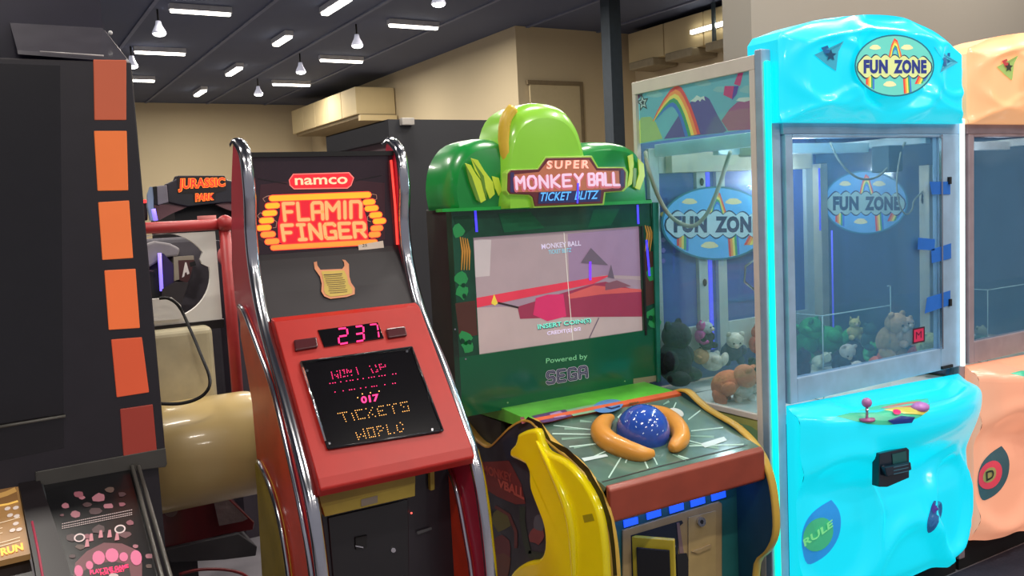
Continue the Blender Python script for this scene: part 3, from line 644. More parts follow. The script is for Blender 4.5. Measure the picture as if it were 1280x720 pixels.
def inflate(pl, pts, depth, mt, name, par, rr=.03):
    nrm = pl.n; base = [pl.px(q, depth*.35)-nrm*depth*.35 for q in pts]; n = len(base)
    m = MB(); rings = [base]
    # inward offset rings
    def inset(P_, d):
        out = []
        for i, p in enumerate(P_):
            a_ = P_[i-1]; b_ = P_[(i+1) % n]; t_ = (b_-a_).normalized(); q_ = p+t_.cross(nrm)*d*orient
            out.append(q_)
        return out
    area = sum((base[i]-base[0]).cross(base[(i+1) % n]-base[0]).dot(nrm) for i in range(n))
    orient = -1 if area > 0 else 1
    for t_ in (PI/8, PI/4, 3*PI/8, PI/2):
        rings.append([p+nrm*depth*math.sin(t_) for p in inset(base, rr*(1-math.cos(t_)))])
    vs = [v for r in rings for v in r]
    fs = [(i*n+k, i*n+(k+1) % n, (i+1)*n+(k+1) % n, (i+1)*n+k) for i in range(len(rings)-1) for k in range(n)]
    m.add(vs, fs, mt, True); from mathutils.geometry import tessellate_polygon
    ux = nrm.orthogonal().normalized(); uy = nrm.cross(ux)
    tri = tessellate_polygon([[Vector((p.dot(ux), p.dot(uy), 0)) for p in base]])
    m.add(rings[-1], [tuple(t_) for t_ in tri], mt)
    return m.build(name, par)
banm = M('banana_yellow_gloss', (242, 222, 6), rough=.18, coat=.7, emit=.08, var=.03)
bno = inflate(SL, bpx, .022, banm, 'banana_relief', sdl, .014)
m = MB(); SL2 = PX(PA-.012-.022)
m.tube([SL2.px(q, .004) for q in smoothc(c9((290, 235), (335, 320), (375, 400), (405, 480), (420, 570), (425, 680), (425, 760)))], [.004+.012*math.sin(PI*i/24.0) for i in range(25)], banm, n=8)
m.build('banana_ridge', bno)
m = MB(); m.pp(SL2, c9((455, 502), (490, 495), (498, 520), (462, 528)), M('banana_pit', (170, 160, 10), rough=.5), .001); m.build('banana_notch', bno)
# console deck
dA, dB = (2.44, .872), (2.05, .757)
DPl = P3(Vector((PA, *dA)), Vector((PB, *dA)), Vector((PA, *dB)))
deckm = M('deck_sage_print', (82, 112, 98), rough=.22, coat=.5, var=.3, scale=8)
dk_ = MB().prism_x([dA, dB, (2.05, .70), (2.2, .68), (2.46, .80)], PA+.012, PB-.012, deckm).build('control_deck', T)
MB().prism_x([(2.462, .888), (2.437, .880), (2.437, .865), (2.49, .862)], PA+.012, PB-.012, M('orange_rail', (204, 92, 50), rough=.35)).build('orange_rail', T)
lm = MB().prism_x([(2.95, .915), (2.70, .895), (2.462, .882), (2.462, .85), (2.95, .84)], PA+.012, PB-.012, M('lime_shelf', (96, 190, 62), rough=.3, var=.15)).build('lime_shelf', T)
LPl = P3(Vector((PA, 2.70, .895)), Vector((PB, 2.70, .895)), Vector((PA, 2.462, .882)))
a = MB(); c10 = crop(600, 480, 6); c11 = crop(660, 480, 4.267)
a.pp(LPl, c10((385, 240), (520, 210), (640, 190), (690, 240), (540, 280), (470, 290)), P('decal_purple', (88, 54, 110), .3), .001)
a.pp(LPl, c10((520, 225), (600, 200), (650, 240), (560, 255)), P('decal_lilac', (170, 140, 186), .3), .002)
a.pp(LPl, c10((640, 195), (860, 150), (880, 205), (700, 240)), P('decal_sage', (130, 172, 138), .3), .001)
a.ell(LPl, c10((960, 165))[0], 19, 8, P('decal_blue', (92, 138, 196), .3), .0015, rot=-.15)
a.pp(LPl, c10((300, 250), (330, 245), (345, 290), (315, 300)), P('decal_pinkish', (150, 70, 90), .3), .0015)
a.band(LPl, c10((940, 170), (985, 185), (1050, 165)), 2, P('decal_navy', (40, 34, 90), .3), .002)
a.text(LPl, 'SEGA', c11((540, 100), (592, 91), (594, 100), (542, 109)), P('print_dark_green', (30, 70, 36), .3), .002, bold=.03)
a.build('shelf_print', lm)
a = MB(); ctr = c11((600, 260))[0]
wr = P('ray_white', (182, 212, 200), .3, .05); wr2 = P('ray_sage', (124, 160, 142), .3)
for (p, q, w_) in (((135, 220), (335, 243), 1.0), ((130, 265), (340, 268), 1.5), ((220, 335), (370, 318), 1.5), ((300, 410), (420, 355), 1.3), ((430, 500), (500, 385), 1.8), ((520, 420), (530, 395), 1.8), ((640, 450), (618, 400), 2.0), ((690, 430), (668, 385), 1.5),
                   ((855, 190), (920, 140), 1.6), ((870, 250), (1040, 232), 1.3), ((860, 330), (1150, 322), 1.5), ((850, 300), (930, 320), 1.2), ((775, 130), (790, 98), 1.4), ((800, 380), (860, 400), 1.2), ((480, 180), (500, 160), 2.5)):
    a.band(DPl, c11(p, q), w_, wr, .001)
for i in range(26):
    an = i*2*PI/26+.1; r0, r1 = 55+random.random()*10, 80+random.random()*60
    p = (ctr[0]+r0*math.cos(an), ctr[1]+r0*.62*math.sin(an)); q = (ctr[0]+r1*math.cos(an), ctr[1]+r1*.55*math.sin(an))
    if all(at_.x > PA+.03 and at_.x < PB-.03 and at_.y > 2.07 and at_.y < 2.42 for at_ in (DPl.px(p), DPl.px(q))): a.band(DPl, [p, q], [1, 3], wr2, .0007)
a.pp(DPl, c11((285, 395), (415, 373), (428, 385), (300, 412)), P('white_label', (196, 214, 214), .3), .002)
a.pp(DPl, c11((920, 318), (1045, 280), (1062, 300), (945, 340)), P('white_label', (1, 1, 1)), .002)
a.band(DPl, c11((395, 522), (700, 440), (1170, 325)), 1.2, P('deck_edge_dark', (40, 30, 30), .4), .001)
a.build('deck_print', dk_)
m = MB(); m.ell(DPl, c11((790, 150))[0], 10, 5, M('white_knob', (210, 216, 210), rough=.3), .008, th=.008, rot=.3); m.build('white_button', dk_, bevel=.002)
bc = DPl.px(c11((610, 268))[0], .0); bl_ = MB(); nrm = DPl.n
bl_.ball(bc+nrm*.012, .090, M('trackball_blue', (44, 82, 178), rough=.12, coat=.6, var=.12, scale=30), nu=28, nv=18); tb = bl_.build('trackball', dk_)
a = MB()
for i in range(34):
    th_ = random.uniform(0, 2*PI); ph = random.uniform(.25, 1.2); r_ = .0905
    u_ = nrm.orthogonal().normalized(); v_ = nrm.cross(u_)
    d_ = (u_*math.cos(th_)+v_*math.sin(th_))*math.sin(ph)+nrm*math.cos(ph)
    p = bc+nrm*.012+d_*r_; e1 = d_.orthogonal().normalized()*.0028; e2 = d_.cross(e1).normalized()*.0014
    a.poly([p-e1-e2, p+e1-e2, p+e1+e2, p-e1+e2], P('speck_pale_blue', (190, 214, 240), .3, .2))
a.build('ball_specks', tb)
bo = M('banana_orange_soft', (214, 146, 52), rough=.4, coat=.3, var=.06)
for path, rr in ((((446, 178), (405, 205), (388, 255), (430, 308), (520, 350), (600, 372), (668, 370)), [.010, .021, .026, .027, .025, .021, .010]),
                 (((560, 152), (610, 142), (680, 148), (750, 180), (800, 235), (815, 290), (785, 330), (762, 342)), [.008, .013, .018, .023, .025, .023, .018, .010])):
    pts = smoothc([(*DPl.px(c11(q)[0], .017),) for q in path], 5)
    rs = [x[0] for x in smoothc([(r_,) for r_ in rr], 5)]
    m = MB(); m.tube(pts, [v_*1.32 for v_ in rs], bo, n=14); m.build('banana_rest', dk_)
MB().prism_x([(2.052, .765), (2.035, .75), (2.035, .655), (2.052, .645), (2.10, .645), (2.10, .70)], PA+.012, PB-.012, M('brick_red_bar', (142, 58, 38), rough=.4, coat=.2)).build('front_bar', T, bevel=.006, seg=3)
lwm = M('lower_front_teal', (30, 96, 92), rough=.5)
lw = MB().box(PA+.012, PB-.012, 2.17, 2.2, .03, .70, lwm).build('lower_front', T)
for (u, v) in ((272, 292), (432, 238), (590, 195), (738, 150), (882, 108)):
    MB().pp(PY(2.166), [(740+(u+a_)/5.565, 600+(v+b_)/5.565) for a_, b_ in ((-52, -10), (48, -36), (52, 12), (-46, 42))], E('blue_led_glow', (28, 78, 240), 1.3), .002, .004).build('blue_led', lw, bevel=.002)
lamp_light('console_led_light', (1.83, 2.13, .64), .55, .03, .45, (.1, .25, 1))
FP = PY(2.17); c12 = crop(740, 600, 5.565)
tan = M('tan_coin_door_frame', (160, 136, 92), rough=.45, metal=.2)
cdz = MB().pp(FP, c12((215, 350), (885, 150), (905, 165), (905, 760), (215, 850)), tan, .008, .008).build('coin_door', lw, bevel=.002)
m = MB(); m.pp(FP, c12((270, 385), (625, 280), (635, 300), (600, 330), (600, 760), (280, 800)), M('slot_opening_dark', (14, 26, 38), rough=.5), .0085); m.build('opening', cdz)
m = MB(); m.pp(FP, c12((672, 262), (862, 215), (862, 700), (672, 760)), M('tan_door_leaf', (170, 146, 96), rough=.4, metal=.2), .013, .005); lf2 = m.build('door_leaf', cdz, bevel=.001)
m = MB(); m.pp(FP, c12((590, 300), (608, 296), (640, 510), (610, 510)), M('opening_jamb', (120, 96, 92), rough=.4), .011, .003); m.build('jamb', cdz)
m = MB(); m.ell(FP, c12((765, 292))[0], 5, 6, chrome, .022, th=.01); m.ell(FP, c12((765, 292))[0], 2, 2.6, matte, .0225); m.build('lock', lf2)
m = MB(); m.ell(FP, c12((572, 460))[0], 2.4, 2.4, chrome, .02, th=.012, n=12); m.pp(FP, c12((590, 520), (660, 510), (690, 640), (690, 800), (600, 800)), matte, .012, .01); m.build('coin_mechanism', cdz)
m = MB(); m.pp(FP, c12((700, 500), (830, 450), (835, 470), (740, 512)), tan, .02, .01); m.build('door_lip', lf2)
h0 = FP.px(c12((275, 395))[0], .01); h1 = h0+Vector((.085, -.105, 0)); zt_ = h0.z
m = MB(); m.hull([h0, h1, h1-Vector((0, 0, .45)), h0-Vector((0, 0, .45))], [p+Vector((.015, .012, 0)) for p in (h0, h1, h1-Vector((0, 0, .45)), h0-Vector((0, 0, .45)))], M('yellow_flap_edge', (186, 164, 40), rough=.4))
fo = m.build('open_flap', cdz, bevel=.003)
m = MB(); e_ = (h1-h0); nn = Vector((-e_.y, e_.x, 0)).normalized()*-.004
m.hull([h0+e_*.12+nn-Vector((0, 0, .03)), h0+e_*.9+nn-Vector((0, 0, .03)), h0+e_*.9+nn-Vector((0, 0, .3)), h0+e_*.12+nn-Vector((0, 0, .3))],
       [h0+e_*.12+nn*3-Vector((0, 0, .03)), h0+e_*.9+nn*3-Vector((0, 0, .03)), h0+e_*.9+nn*3-Vector((0, 0, .3)), h0+e_*.12+nn*3-Vector((0, 0, .3))], matte); m.build('bill_acceptor', fo, bevel=.002)
MB().box(PA+.012, PB-.012, 2.2, 2.93, .03, .66, dk).build('lower_body', T)
MB().box(PA+.012, PB-.012, 2.66, 2.93, .66, .84, dk).build('neck', T)

# ================================================================== CLAW MACHINES
YC = 2.1
def outline_fn(pts):
    pts = sorted(pts)
    def f(x):
        if x <= pts[0][0]: return pts[0][1]
        for (a_, b_), (c_, d_) in zip(pts[:-1], pts[1:]):
            if x <= c_: return b_+(d_-b_)*(x-a_)/(c_-a_)
        return pts[-1][1]
    return f
topz = outline_fn([(p.x, p.z) for p in [at(u, v, y=YC-.05) for u, v in smoothc([(976, 52), (980, 40), (992, 35), (1020, 25), (1055, 20), (1090, 18), (1120, 20), (1150, 28), (1178, 42), (1197, 62), (1202, 85)], 3)]])
SX0, SX1, SZ0 = at(976, 150, y=YC-.04).x, at(1203, 150, y=YC-.04).x, 1.832
oc = at(1117, 83, y=YC-.08)
def sst(a_, b_, x):
    t_ = max(0, min(1, (x-a_)/(b_-a_))); return t_*t_*(3-2*t_)
def sign_f(x, z):      # how far the sign swells forward of the frame
    u = (x-SX0)/(SX1-SX0); tz = topz(x); v = (z-SZ0)/(tz-SZ0)
    e = min(u, 1-u, v*.45+.02, (1-v)*.45)
    f = .035+.055*sst(0, .09, e)
    d = math.hypot((x-oc.x)/.225, (z-oc.z)/.175)
    f += .014*math.exp(-((d-1.12)/.13)**2)-.012*sst(1.0, .8, d)
    for (cx, cz, rx, rz) in ((SX0+.20, 2.0, .17, .11), (SX1-.13, 2.03, .12, .10)):
        d2 = math.hypot((x-cx)/rx, (z-cz)/rz); f += .008*math.exp(-((d2-1)/.14)**2)
    f += .007*math.exp(-((z-(1.90+.08*math.cos((u-.5)*5)))/.018)**2)
    f += .014*math.exp(-((z-(tz-.055-.03*abs(u-.4)))/.012)**2)*sst(.05, .2, u)*sst(.75, .5, u)
    return f
KX0, KX1, KZ0 = 2.335, 3.335, .13
def kx(x): return (x-KX0)/(KX1-KX0)
KTOP = lambda x: .862-.028*kx(x)
def con_f(x, z):
    u = kx(x); zt_ = KTOP(x)-.06
    v = (z-KZ0)/(zt_-KZ0)
    bul = math.sin(PI*min(1, max(0, u*.93+.03)))**.8
    f = .03+.03*sst(0, .06, min(u, 1-u))
    f += .15*bul*sst(.62, .98, v)+.05*bul
    f -= .035*math.exp(-((v-.62)/.10)**2)*bul
    d = math.hypot((x-2.47)/.19, (z-.43)/.25); f += .03*math.exp(-((d-1.05)/.16)**2)
    d = math.hypot((x-3.12)/.13, (z-.36)/.20); f += .03*math.exp(-((d-1.05)/.16)**2)
    d = math.hypot((x-2.85)/.22, (z-.05)/.30); f += .03*math.exp(-((d-1.05)/.14)**2)
    f -= .02*sst(.08, 0, v)
    return f
def surf_px(f, q, off=0):
    y = YC-.08
    for _ in range(8):
        p = at(*q, y=y); y = YC-f(p.x, p.z)-off
    return at(*q, y=y)
from mathutils.bvhtree import BVHTree
class OnMesh:        # lays print on the moulded plastic itself
    n = Vector((0, -1, 0))
    def __init__(s, mb): s.t = BVHTree.FromPolygons([tuple(v) for v in mb.v], [tuple(f) for f in mb.f])
    def px(s, q, off=0):
        d = ray(*q).normalized(); h = s.t.ray_cast(EYE, d)
        if h[0] is None: return at(*q, y=YC-.1)
        n = h[1] if h[1].dot(d) < 0 else -h[1]
        return h[0]+n*off
class Surf:
    n = Vector((0, -1, 0))
    def __init__(s, f): s.f = f
    def px(s, q, off=0): return surf_px(s.f, q, off)
def fan(m, sf, pts, mt, off):     # curved decal: fan of triangles refined towards the centre
    cx = sum(p[0] for p in pts)/len(pts); cy = sum(p[1] for p in pts)/len(pts); n = len(pts); vs = [sf.px((cx, cy), off)]
    for k_ in (1/3, 2/3, 1): vs += [sf.px((cx+(x-cx)*k_, cy+(y-cy)*k_), off) for x, y in pts]
    fs = [(0, 1+i, 1+(i+1) % n) for i in range(n)]
    for r_ in range(2): fs += [(1+r_*n+i, 1+(r_+1)*n+i, 1+(r_+1)*n+(i+1) % n, 1+r_*n+(i+1) % n) for i in range(n)]
    m.add(vs, fs, mt)
def epts(c0, rx, ry, n=28, rot=0): return [(c0[0]+rx*math.cos(2*PI*k/n)*math.cos(rot)-ry*math.sin(2*PI*k/n)*math.sin(rot), c0[1]+rx*math.cos(2*PI*k/n)*math.sin(rot)+ry*math.sin(2*PI*k/n)*math.cos(rot)) for k in range(n)]
RB = [('rb_red', (214, 62, 60)), ('rb_orange', (232, 140, 62)), ('rb_yellow', (226, 210, 92)), ('rb_green', (56, 150, 96)), ('rb_blue', (60, 110, 190))]
def rainbow(m, pl, pts, w0, kk, off=.001, sfx=''):
    n = len(RB)
    for i, (nm_, col) in enumerate(RB):
        m.band(pl, pts, [w_*(n-i)/n if isinstance(w0, list) else w0*(n-i)/n for w_ in (w0 if isinstance(w0, list) else [w0]*len(pts))], P(nm_+sfx, col, .4, kk), off+i*.0004)
def archbow(m, pl, L, R, cols=RB, off=.001, kk=.2, sfx=''):   # between an outer and inner px path
    n = len(cols)
    for i, (nm_, col) in enumerate(cols):
        a0, a1 = i/n, (i+1)/n
        for j in range(len(L)-1):
            q = lambda t_, j_: (L[j_][0]+(R[j_][0]-L[j_][0])*t_, L[j_][1]+(R[j_][1]-L[j_][1])*t_)
            m.pp(pl, [q(a0, j), q(a1, j), q(a1, j+1), q(a0, j+1)], P(nm_+sfx, col, .4, kk), off)
def funzone(m, pl, C, R, kk, sfx, clip=None, ink=(34, 50, 120), cloud=(196, 206, 140), sky=(96, 190, 176), partial=None, txt=None):
    """oval badge: C centre px, R (rx, ry)"""
    X = lambda u, v: (C[0]+u*R[0], C[1]+v*R[1])
    m.ell(pl, C, R[0]*1.04, R[1]*1.05, P('badge_rim'+sfx, (30, 110, 130), .4, kk*.6), .0006, n=40)
    m.ell(pl, C, R[0], R[1], P('badge_sky'+sfx, sky, .4, kk), .0012, n=40)
    for (u, v, r_) in ((-.5, -.62, .14), (.33, -.62, .15), (-.12, .62, .16)):
        m.pp(pl, [X(u+r_*math.cos(t_)*(1+.2*math.sin(3*t_)), v+.6*r_*math.sin(t_)) for t_ in [2*PI*k_/12 for k_ in range(12)]], P('badge_cloud'+sfx, (222, 210, 160), .4, kk), .0018)
    L = [X(-.16, -.25), X(-.08, -.70), X(0, -.93), X(.08, -.85), X(.22, -.2)]; Rr = [X(-.04, -.25), X(-.02, -.45), X(.02, -.55), X(.06, -.5), X(.10, -.2)]
    archbow(m, pl, L, Rr, off=.0018, kk=kk, sfx=sfx)
    for (a_, b_, c_, d_) in ((-.74, -.52, .35, .8), (.22, .42, .3, .97), (.62, .88, .35, .62)):
        for i, (nm_, col) in enumerate(RB):
            x0 = a_+(b_-a_)*i/5; x1 = a_+(b_-a_)*(i+1)/5
            sh = .06 if a_ < .5 else -.18
            if a_ < 0: sh = 0
            y1 = min(d_, math.sqrt(max(0, 1-(x0)**2))-.03)
            m.pp(pl, [X(x0, c_), X(x1, c_), X(x1+sh*.5, y1), X(x0+sh*.5, y1)], P(nm_+sfx, col, .4, kk), .0018)
    cl = []
    for i in range(43): cl.append((-.84+1.70*i/42, -.22-.11*abs(math.sin(PI*i/6))-.03*math.sin(i/9)))
    cl += [(.94, -.08), (.96, .05), (.94, .18)]; cl += [(.86-1.70*i/42, .30+.11*abs(math.sin(PI*i/6))) for i in range(43)]; cl += [(-.93, .18), (-.95, .05), (-.93, -.08)]
    m.pp(pl, [X(u*1.03, .03+(v-.03)*1.1) for u, v in cl], P('badge_outline'+sfx, (24, 40, 80), .4, kk*.7), .0024)
    m.pp(pl, [X(*p) for p in cl], P('badge_cream'+sfx, cloud, .4, kk), .003)
    wd = txt or [('FUN', -.80, -.17), ('ZONE', -.02, .84)]
    for s_, u0, u1 in wd:
        m.text(pl, s_, [X(u0, -.2), X(u1, -.2), X(u1, .27), X(u0, .27)], P('badge_ink'+sfx, ink, .4, kk), .0038, bold=.06, sp=1.1)

def build_claw(T, lit, ecol, es, second=False):
    sh = 'b' if second else 'a'
    if second:
        glow = M('peach_lit_plastic', (236, 170, 130), rough=.3, emit=es, ecol=ecol, var=.05, scale=3, coat=.3)
        glow2 = M('peach_lit_plastic_lower', (200, 146, 120), rough=.3, emit=es*1.1, ecol=(255, 166, 128), var=.05, scale=3, coat=.3)
        frame = M('silver_frame_rosy', (168, 150, 156), rough=.4, metal=.3)
    else:
        glow = M('cyan_lit_plastic', (20, 150, 185), rough=.35, emit=es, ecol=ecol, var=.05, scale=3, coat=.3); glow2 = glow
        frame = M('silver_blue_frame', (160, 188, 214), rough=.4, metal=.3)
    fx0, fx1 = 2.25, 3.335
    # sign
    def sf(u, v):
        x = SX0+(SX1-SX0)*u; z = SZ0+(topz(x)-SZ0)*v; return Vector((x, YC-sign_f(x, z), z))
    m = MB(); m.grid(sf, 110, 60, glow)
    ed = [sf(i/40, 0) for i in range(41)]+[sf(1, j/12) for j in range(13)]+[sf(1-i/40, 1) for i in range(41)]+[sf(0, 1-j/12) for j in range(13)]
    bk = [Vector((p.x, YC+.10, p.z)) for p in ed]; n = len(ed)
    m.add(ed+bk, [(i, (i+1) % n, n+(i+1) % n, n+i) for i in range(n)], glow); m.add(bk, [list(range(n))], glow)
    sg = m.build('light_up_sign', T)
    SF = OnMesh(m)
    a = MB()
    if not second or True:
        bpn = Pl((oc.x, YC-.118, oc.z), (0, -1, 0))
        funzone(a, bpn, (1118, 82), (48, 37), .55, '_sign')
        a.build('oval_badge', sg)
    a = MB()
    c13 = crop(980, 20, 5.14); a9 = MB()
    for pts, col in (((190, 250), (380, 160), (345, 230), (330, 355), (270, 315)), (52, 150, 176)), (((960, 195), (1115, 300), (1000, 365), (1020, 290)), (52, 150, 176)):
        fan(a, SF, c13(*pts), P('eye_decal_'+sh, (150, 176, 96) if second else col, .4, .45), .003)
    st = [(270+38*math.cos(PI*2*k_/10-PI/2)*(1 if k_ % 2 == 0 else .45)+22, 255+40*math.sin(PI*2*k_/10-PI/2)*(1 if k_ % 2 == 0 else .45)) for k_ in range(10)]
    fan(a, SF, c13(*st), P('eye_star_'+sh, (60, 60, 50) if second else (16, 70, 104), .4, .2), .006)
    fan(a, SF, c13((228, 205), (272, 190), (292, 235), (268, 262)), P('eye_bar_'+sh, (190, 70, 70) if second else (24, 96, 150), .4, .3), .0055)
    for q in (((1015, 270), (1035, 265), (1035, 325), (1018, 320)), ((1040, 240), (1058, 238), (1058, 262), (1040, 265)), ((1040, 275), (1058, 272), (1052, 320), (1040, 322))):
        fan(a, SF, c13(*q), P('eye_bar_'+sh, (24, 96, 150)), .0055)
    a.build('eye_decal', sg)
    # frame
    fr_ = MB()
    gx0, gx1, gz0, gz1 = 2.378, 3.20, .955, 1.782
    ob = MB()
    ob.box(2.296 if second else 2.25, 2.335, YC, YC+.03, 0.05, 2.075, frame)
    fo_ = ob.build('corner_post', T, bevel=.004)
    ob = MB(); ob.box(2.335, 3.335, YC-.012, YC+.02, gz1+.012, SZ0+.02, frame); ob.build('top_rail', T, bevel=.003)
    dr = MB(); yy = YC-.014
    dr.box(2.342, gx0, yy, YC+.02, .868, gz1+.012, frame); dr.box(gx1, 3.325, yy, YC+.02, .868, gz1+.012, frame)
    dr.box(gx0, gx1, yy, YC+.02, .868, gz0, frame); dr.box(gx0, gx1, yy, YC+.02, gz1, gz1+.012, frame)
    door = dr.build('glass_door', T, bevel=.003)
    m = MB(); m.box(gx0, gx1, YC-.003, YC+.003, gz0, gz1, glass('door_pane_haze', (.9, .95, .97), .09, haze=.24, fcol=(96, 150, 186))); m.build('door_pane', door)
    m = MB(); m.box(gx1-.004, gx1+.004, YC-.022, YC-.012, gz0, gz1+.01, chrome); m.build('pane_bead', door)
    for (zz) in (1.60, 1.12): MB().box(3.245, 3.258, YC-.024, YC-.01, zz, zz+.028, matte).build('door_lock', door)
    MB().box(3.20, 3.27, YC-.02, YC-.01, .872, .884, matte).build('lower_hinge', door)
    # led strips of the corners
    if not second:
        m = MB(); m.box(2.262, 2.282, YC-.012, YC+.001, .06, 2.035, E('green_cyan_led', (0, 250, 200), 1.35)); m.build('led_strip', fo_, bevel=.004)
    m = MB(); m.box(3.322, 3.338, YC-.03, YC-.014, .868, SZ0+.02, E('white_corner_led', (226, 250, 250), 1.0)); m.build('led_strip', T, bevel=.004)
    # side panel frames
    alu = M('aluminium_frame', (226, 218, 208), rough=.45, metal=0., var=.04)
    sp2 = MB(); YB2 = 2.775
    if second: alu = frame
    L0 = 2.296 if second else 2.25
    sp2.box(L0, L0+.025, YC+.03, YB2, 2.012, 2.06, alu); sp2.box(L0, L0+.02, YB2-.02, YB2, .05, 2.012, alu); sp2.box(L0, L0+.025, YC+.03, YC+.055, .05, 2.012, alu); sp2.box(L0, L0+.025, YC+.055, YB2-.03, .815, .835, alu)
    so = sp2.build('side_frame', T, bevel=.002)
    MB().box(L0+.012, L0+.014, YC+.055, YB2-.03, .835, 2.012, glass('side_pane_haze', (.92, .97, .97), .07, haze=.17, fcol=(140, 190, 190))).build('side_pane', so)
    m = MB(); m.box(L0+.005, L0+.02, YC+.055, YB2-.03, .10, .815, M('side_lower_print', (186, 190, 110), rough=.4)); lo = m.build('lower_side_panel', T)
    if not second:
        a = MB(); LS = PX(2.255); c14 = crop(780, 280, 3)
        c15 = crop(570, 470, 2.88)
        a.pp(LS, c15((1075, 235), (1105, 240), (1088, 262)), P('triangle_red', (196, 44, 50), .4), .001)
        a.pp(LS, c15((1000, 165), (1060, 180), (1110, 215), (1110, 240), (1040, 225)), P('side_sage', (134, 176, 126), .4), .0008)
        a.band(LS, c15((1050, 235), (1110, 330)), 3, P('side_green', (88, 200, 110), .4, .2), .001)
        a.build('lower_side_print', lo)
    # rainbow header print inside the side glass
    HPx = L0+.016
    hd = MB().box(HPx, HPx+.006, YC+.055, YB2-.02, 1.82, 2.015, P('header_sky', (112, 186, 200), .4, .32)).build('header_panel', T)
    if not second:
        a = MB(); HL = PX(HPx); c16 = crop(780, 80, 6)
        HK = .32
        a.pp(HL, c16((90, 470), (130, 400), (200, 395), (240, 440), (290, 560), (95, 600)), P('hill_lime', (176, 200, 110), .4, HK), .001)
        a.pp(HL, c16((300, 562), (350, 480), (420, 370), (480, 300), (510, 280), (560, 270), (580, 255), (610, 242), (640, 262), (700, 380), (770, 500), (745, 515)), P('mountain_purple', (92, 44, 150), .4, HK), .001)
        a.pp(HL, c16((730, 425), (790, 340), (850, 285), (940, 270), (975, 250), (1000, 290), (1000, 490), (780, 500)), P('mountain_magenta', (176, 52, 128), .4, HK), .0014)
        a.pp(HL, c16((495, 278), (520, 262), (545, 235), (575, 250), (600, 240), (608, 275), (585, 262), (570, 282), (555, 268), (535, 285)), P('snow', (206, 216, 206), .4, HK), .002)
        a.pp(HL, c16((840, 275), (860, 255), (900, 250), (935, 250), (965, 255), (940, 275), (900, 285)), P('snow', (1, 1, 1)), .002)
        Lo = [(215, 430), (250, 350), (300, 260), (350, 190), (395, 160), (430, 175), (460, 225), (500, 310), (540, 420), (572, 525)]
        In = [(232, 425), (265, 390), (300, 352), (335, 325), (360, 318), (380, 335), (405, 375), (425, 425), (440, 480), (458, 545)]
        archbow(a, HL, c16(*Lo), c16(*In), off=.0026, kk=HK, sfx='_hd')
        a.pp(HL, c16((870, 30), (905, 20), (870, 165), (825, 150)), P('bolt_magenta', (206, 40, 120), .4, HK), .002)
        a.pp(HL, c16((755, 165), (860, 165), (845, 225), (810, 262), (745, 232)), P('bolt_magenta', (1, 1, 1)), .002)
        a.pp(HL, c16((825, 165), (860, 165), (845, 225), (808, 275)), P('bolt_violet', (80, 40, 150), .4, HK), .0026)
        a.pp(HL, c16((78, 200), (120, 190), (150, 215), (85, 290)), P('corner_plum', (80, 40, 84), .4, HK), .001)
        for (r1, mt, o_) in ((1.0, P('star_black', (36, 34, 40), .4), .002), (.68, P('star_silver', (176, 196, 196), .4, HK), .0026), (.36, P('star_black', (1, 1, 1)), .0032)):
            a.pp(HL, c16(*[(140+48*r1*(1 if k_ % 2 == 0 else .45)*math.cos(2*PI*k_/10-1.75), 290+72*r1*(1 if k_ % 2 == 0 else .45)*math.sin(2*PI*k_/10-1.75)) for k_ in range(10)]), mt, o_)
        for (u, v, r_) in ((230, 225, 60), (590, 140, 60), (720, 190, 50), (940, 190, 70), (430, 120, 40)):
            a.pp(HL, c16(*[(u+r_*math.cos(t_)*(1+.2*math.sin(3*t_)), v+r_*.45*math.sin(t_)) for t_ in [2*PI*k_/12 for k_ in range(12)]]), P('header_cloud', (150, 196, 196), .4, HK), .0008)
        a.build('header_print', hd)
    # gantry
    wp_ = M('gantry_white', (206, 222, 226), rough=.4)
    gr = MB().box(2.33, 2.36, YC+.10, YB2-.03, 1.765, 1.815, wp_).build('gantry_rail', T, bevel=.002)
    MB().box(3.22, 3.25, YC+.06, YB2-.05, 1.765, 1.80, wp_).build('gantry_rail', T, bevel=.002)
    MB().box(2.36, 3.22, 2.42, 2.45, 1.75, 1.79, wp_).build('cross_rail', T, bevel=.002)
    MB().box(2.38, 3.2, 2.70, 2.74, 1.70, 1.78, M('cream_inner_post', (196, 190, 170), rough=.5)).build('rear_rail', T, bevel=.002)
    cx_, cy_ = (2.52, 2.36) if not second else (2.9, 2.5)
    cg = MB().box(cx_-.05, cx_+.05, cy_-.05, cy_+.07, 1.74, 1.82, M('motor_beige', (176, 176, 150), rough=.5)).build('claw_carriage', T, bevel=.006)
    m = MB()
    for dx in (-.018, .012): m.tube([(cx_+dx, cy_, 1.74), (cx_+dx, cy_, 1.40)], .006, M('steel_rod', (150, 160, 166), rough=.3, metal=.8))
    m.build('claw_rods', cg)
    m = MB(); m.tube([(cx_, cy_, 1.40), (cx_, cy_, 1.34)], [.03, .022], chrome, n=12)
    for k_ in range(3):
        an = k_*2*PI/3+.5; d_ = Vector((math.cos(an), math.sin(an), 0))
        b0 = Vector((cx_, cy_, 1.36)); m.tube([b0+d_*.02, b0+d_*.07+Vector((0, 0, -.03)), b0+d_*.075+Vector((0, 0, -.09)), b0+d_*.03+Vector((0, 0, -.13))], .005, chrome, n=6)
    m.build('claw', cg)
    # rear wall of the case: two white framed doors with blue tinted panes
    bpn = M('blue_dark_backing', (80, 102, 168), rough=.4, coat=0., var=.2, scale=2)
    bw = MB(); yb = 2.765
    wf = M('white_frame', (190, 200, 196), rough=.45, var=.04)
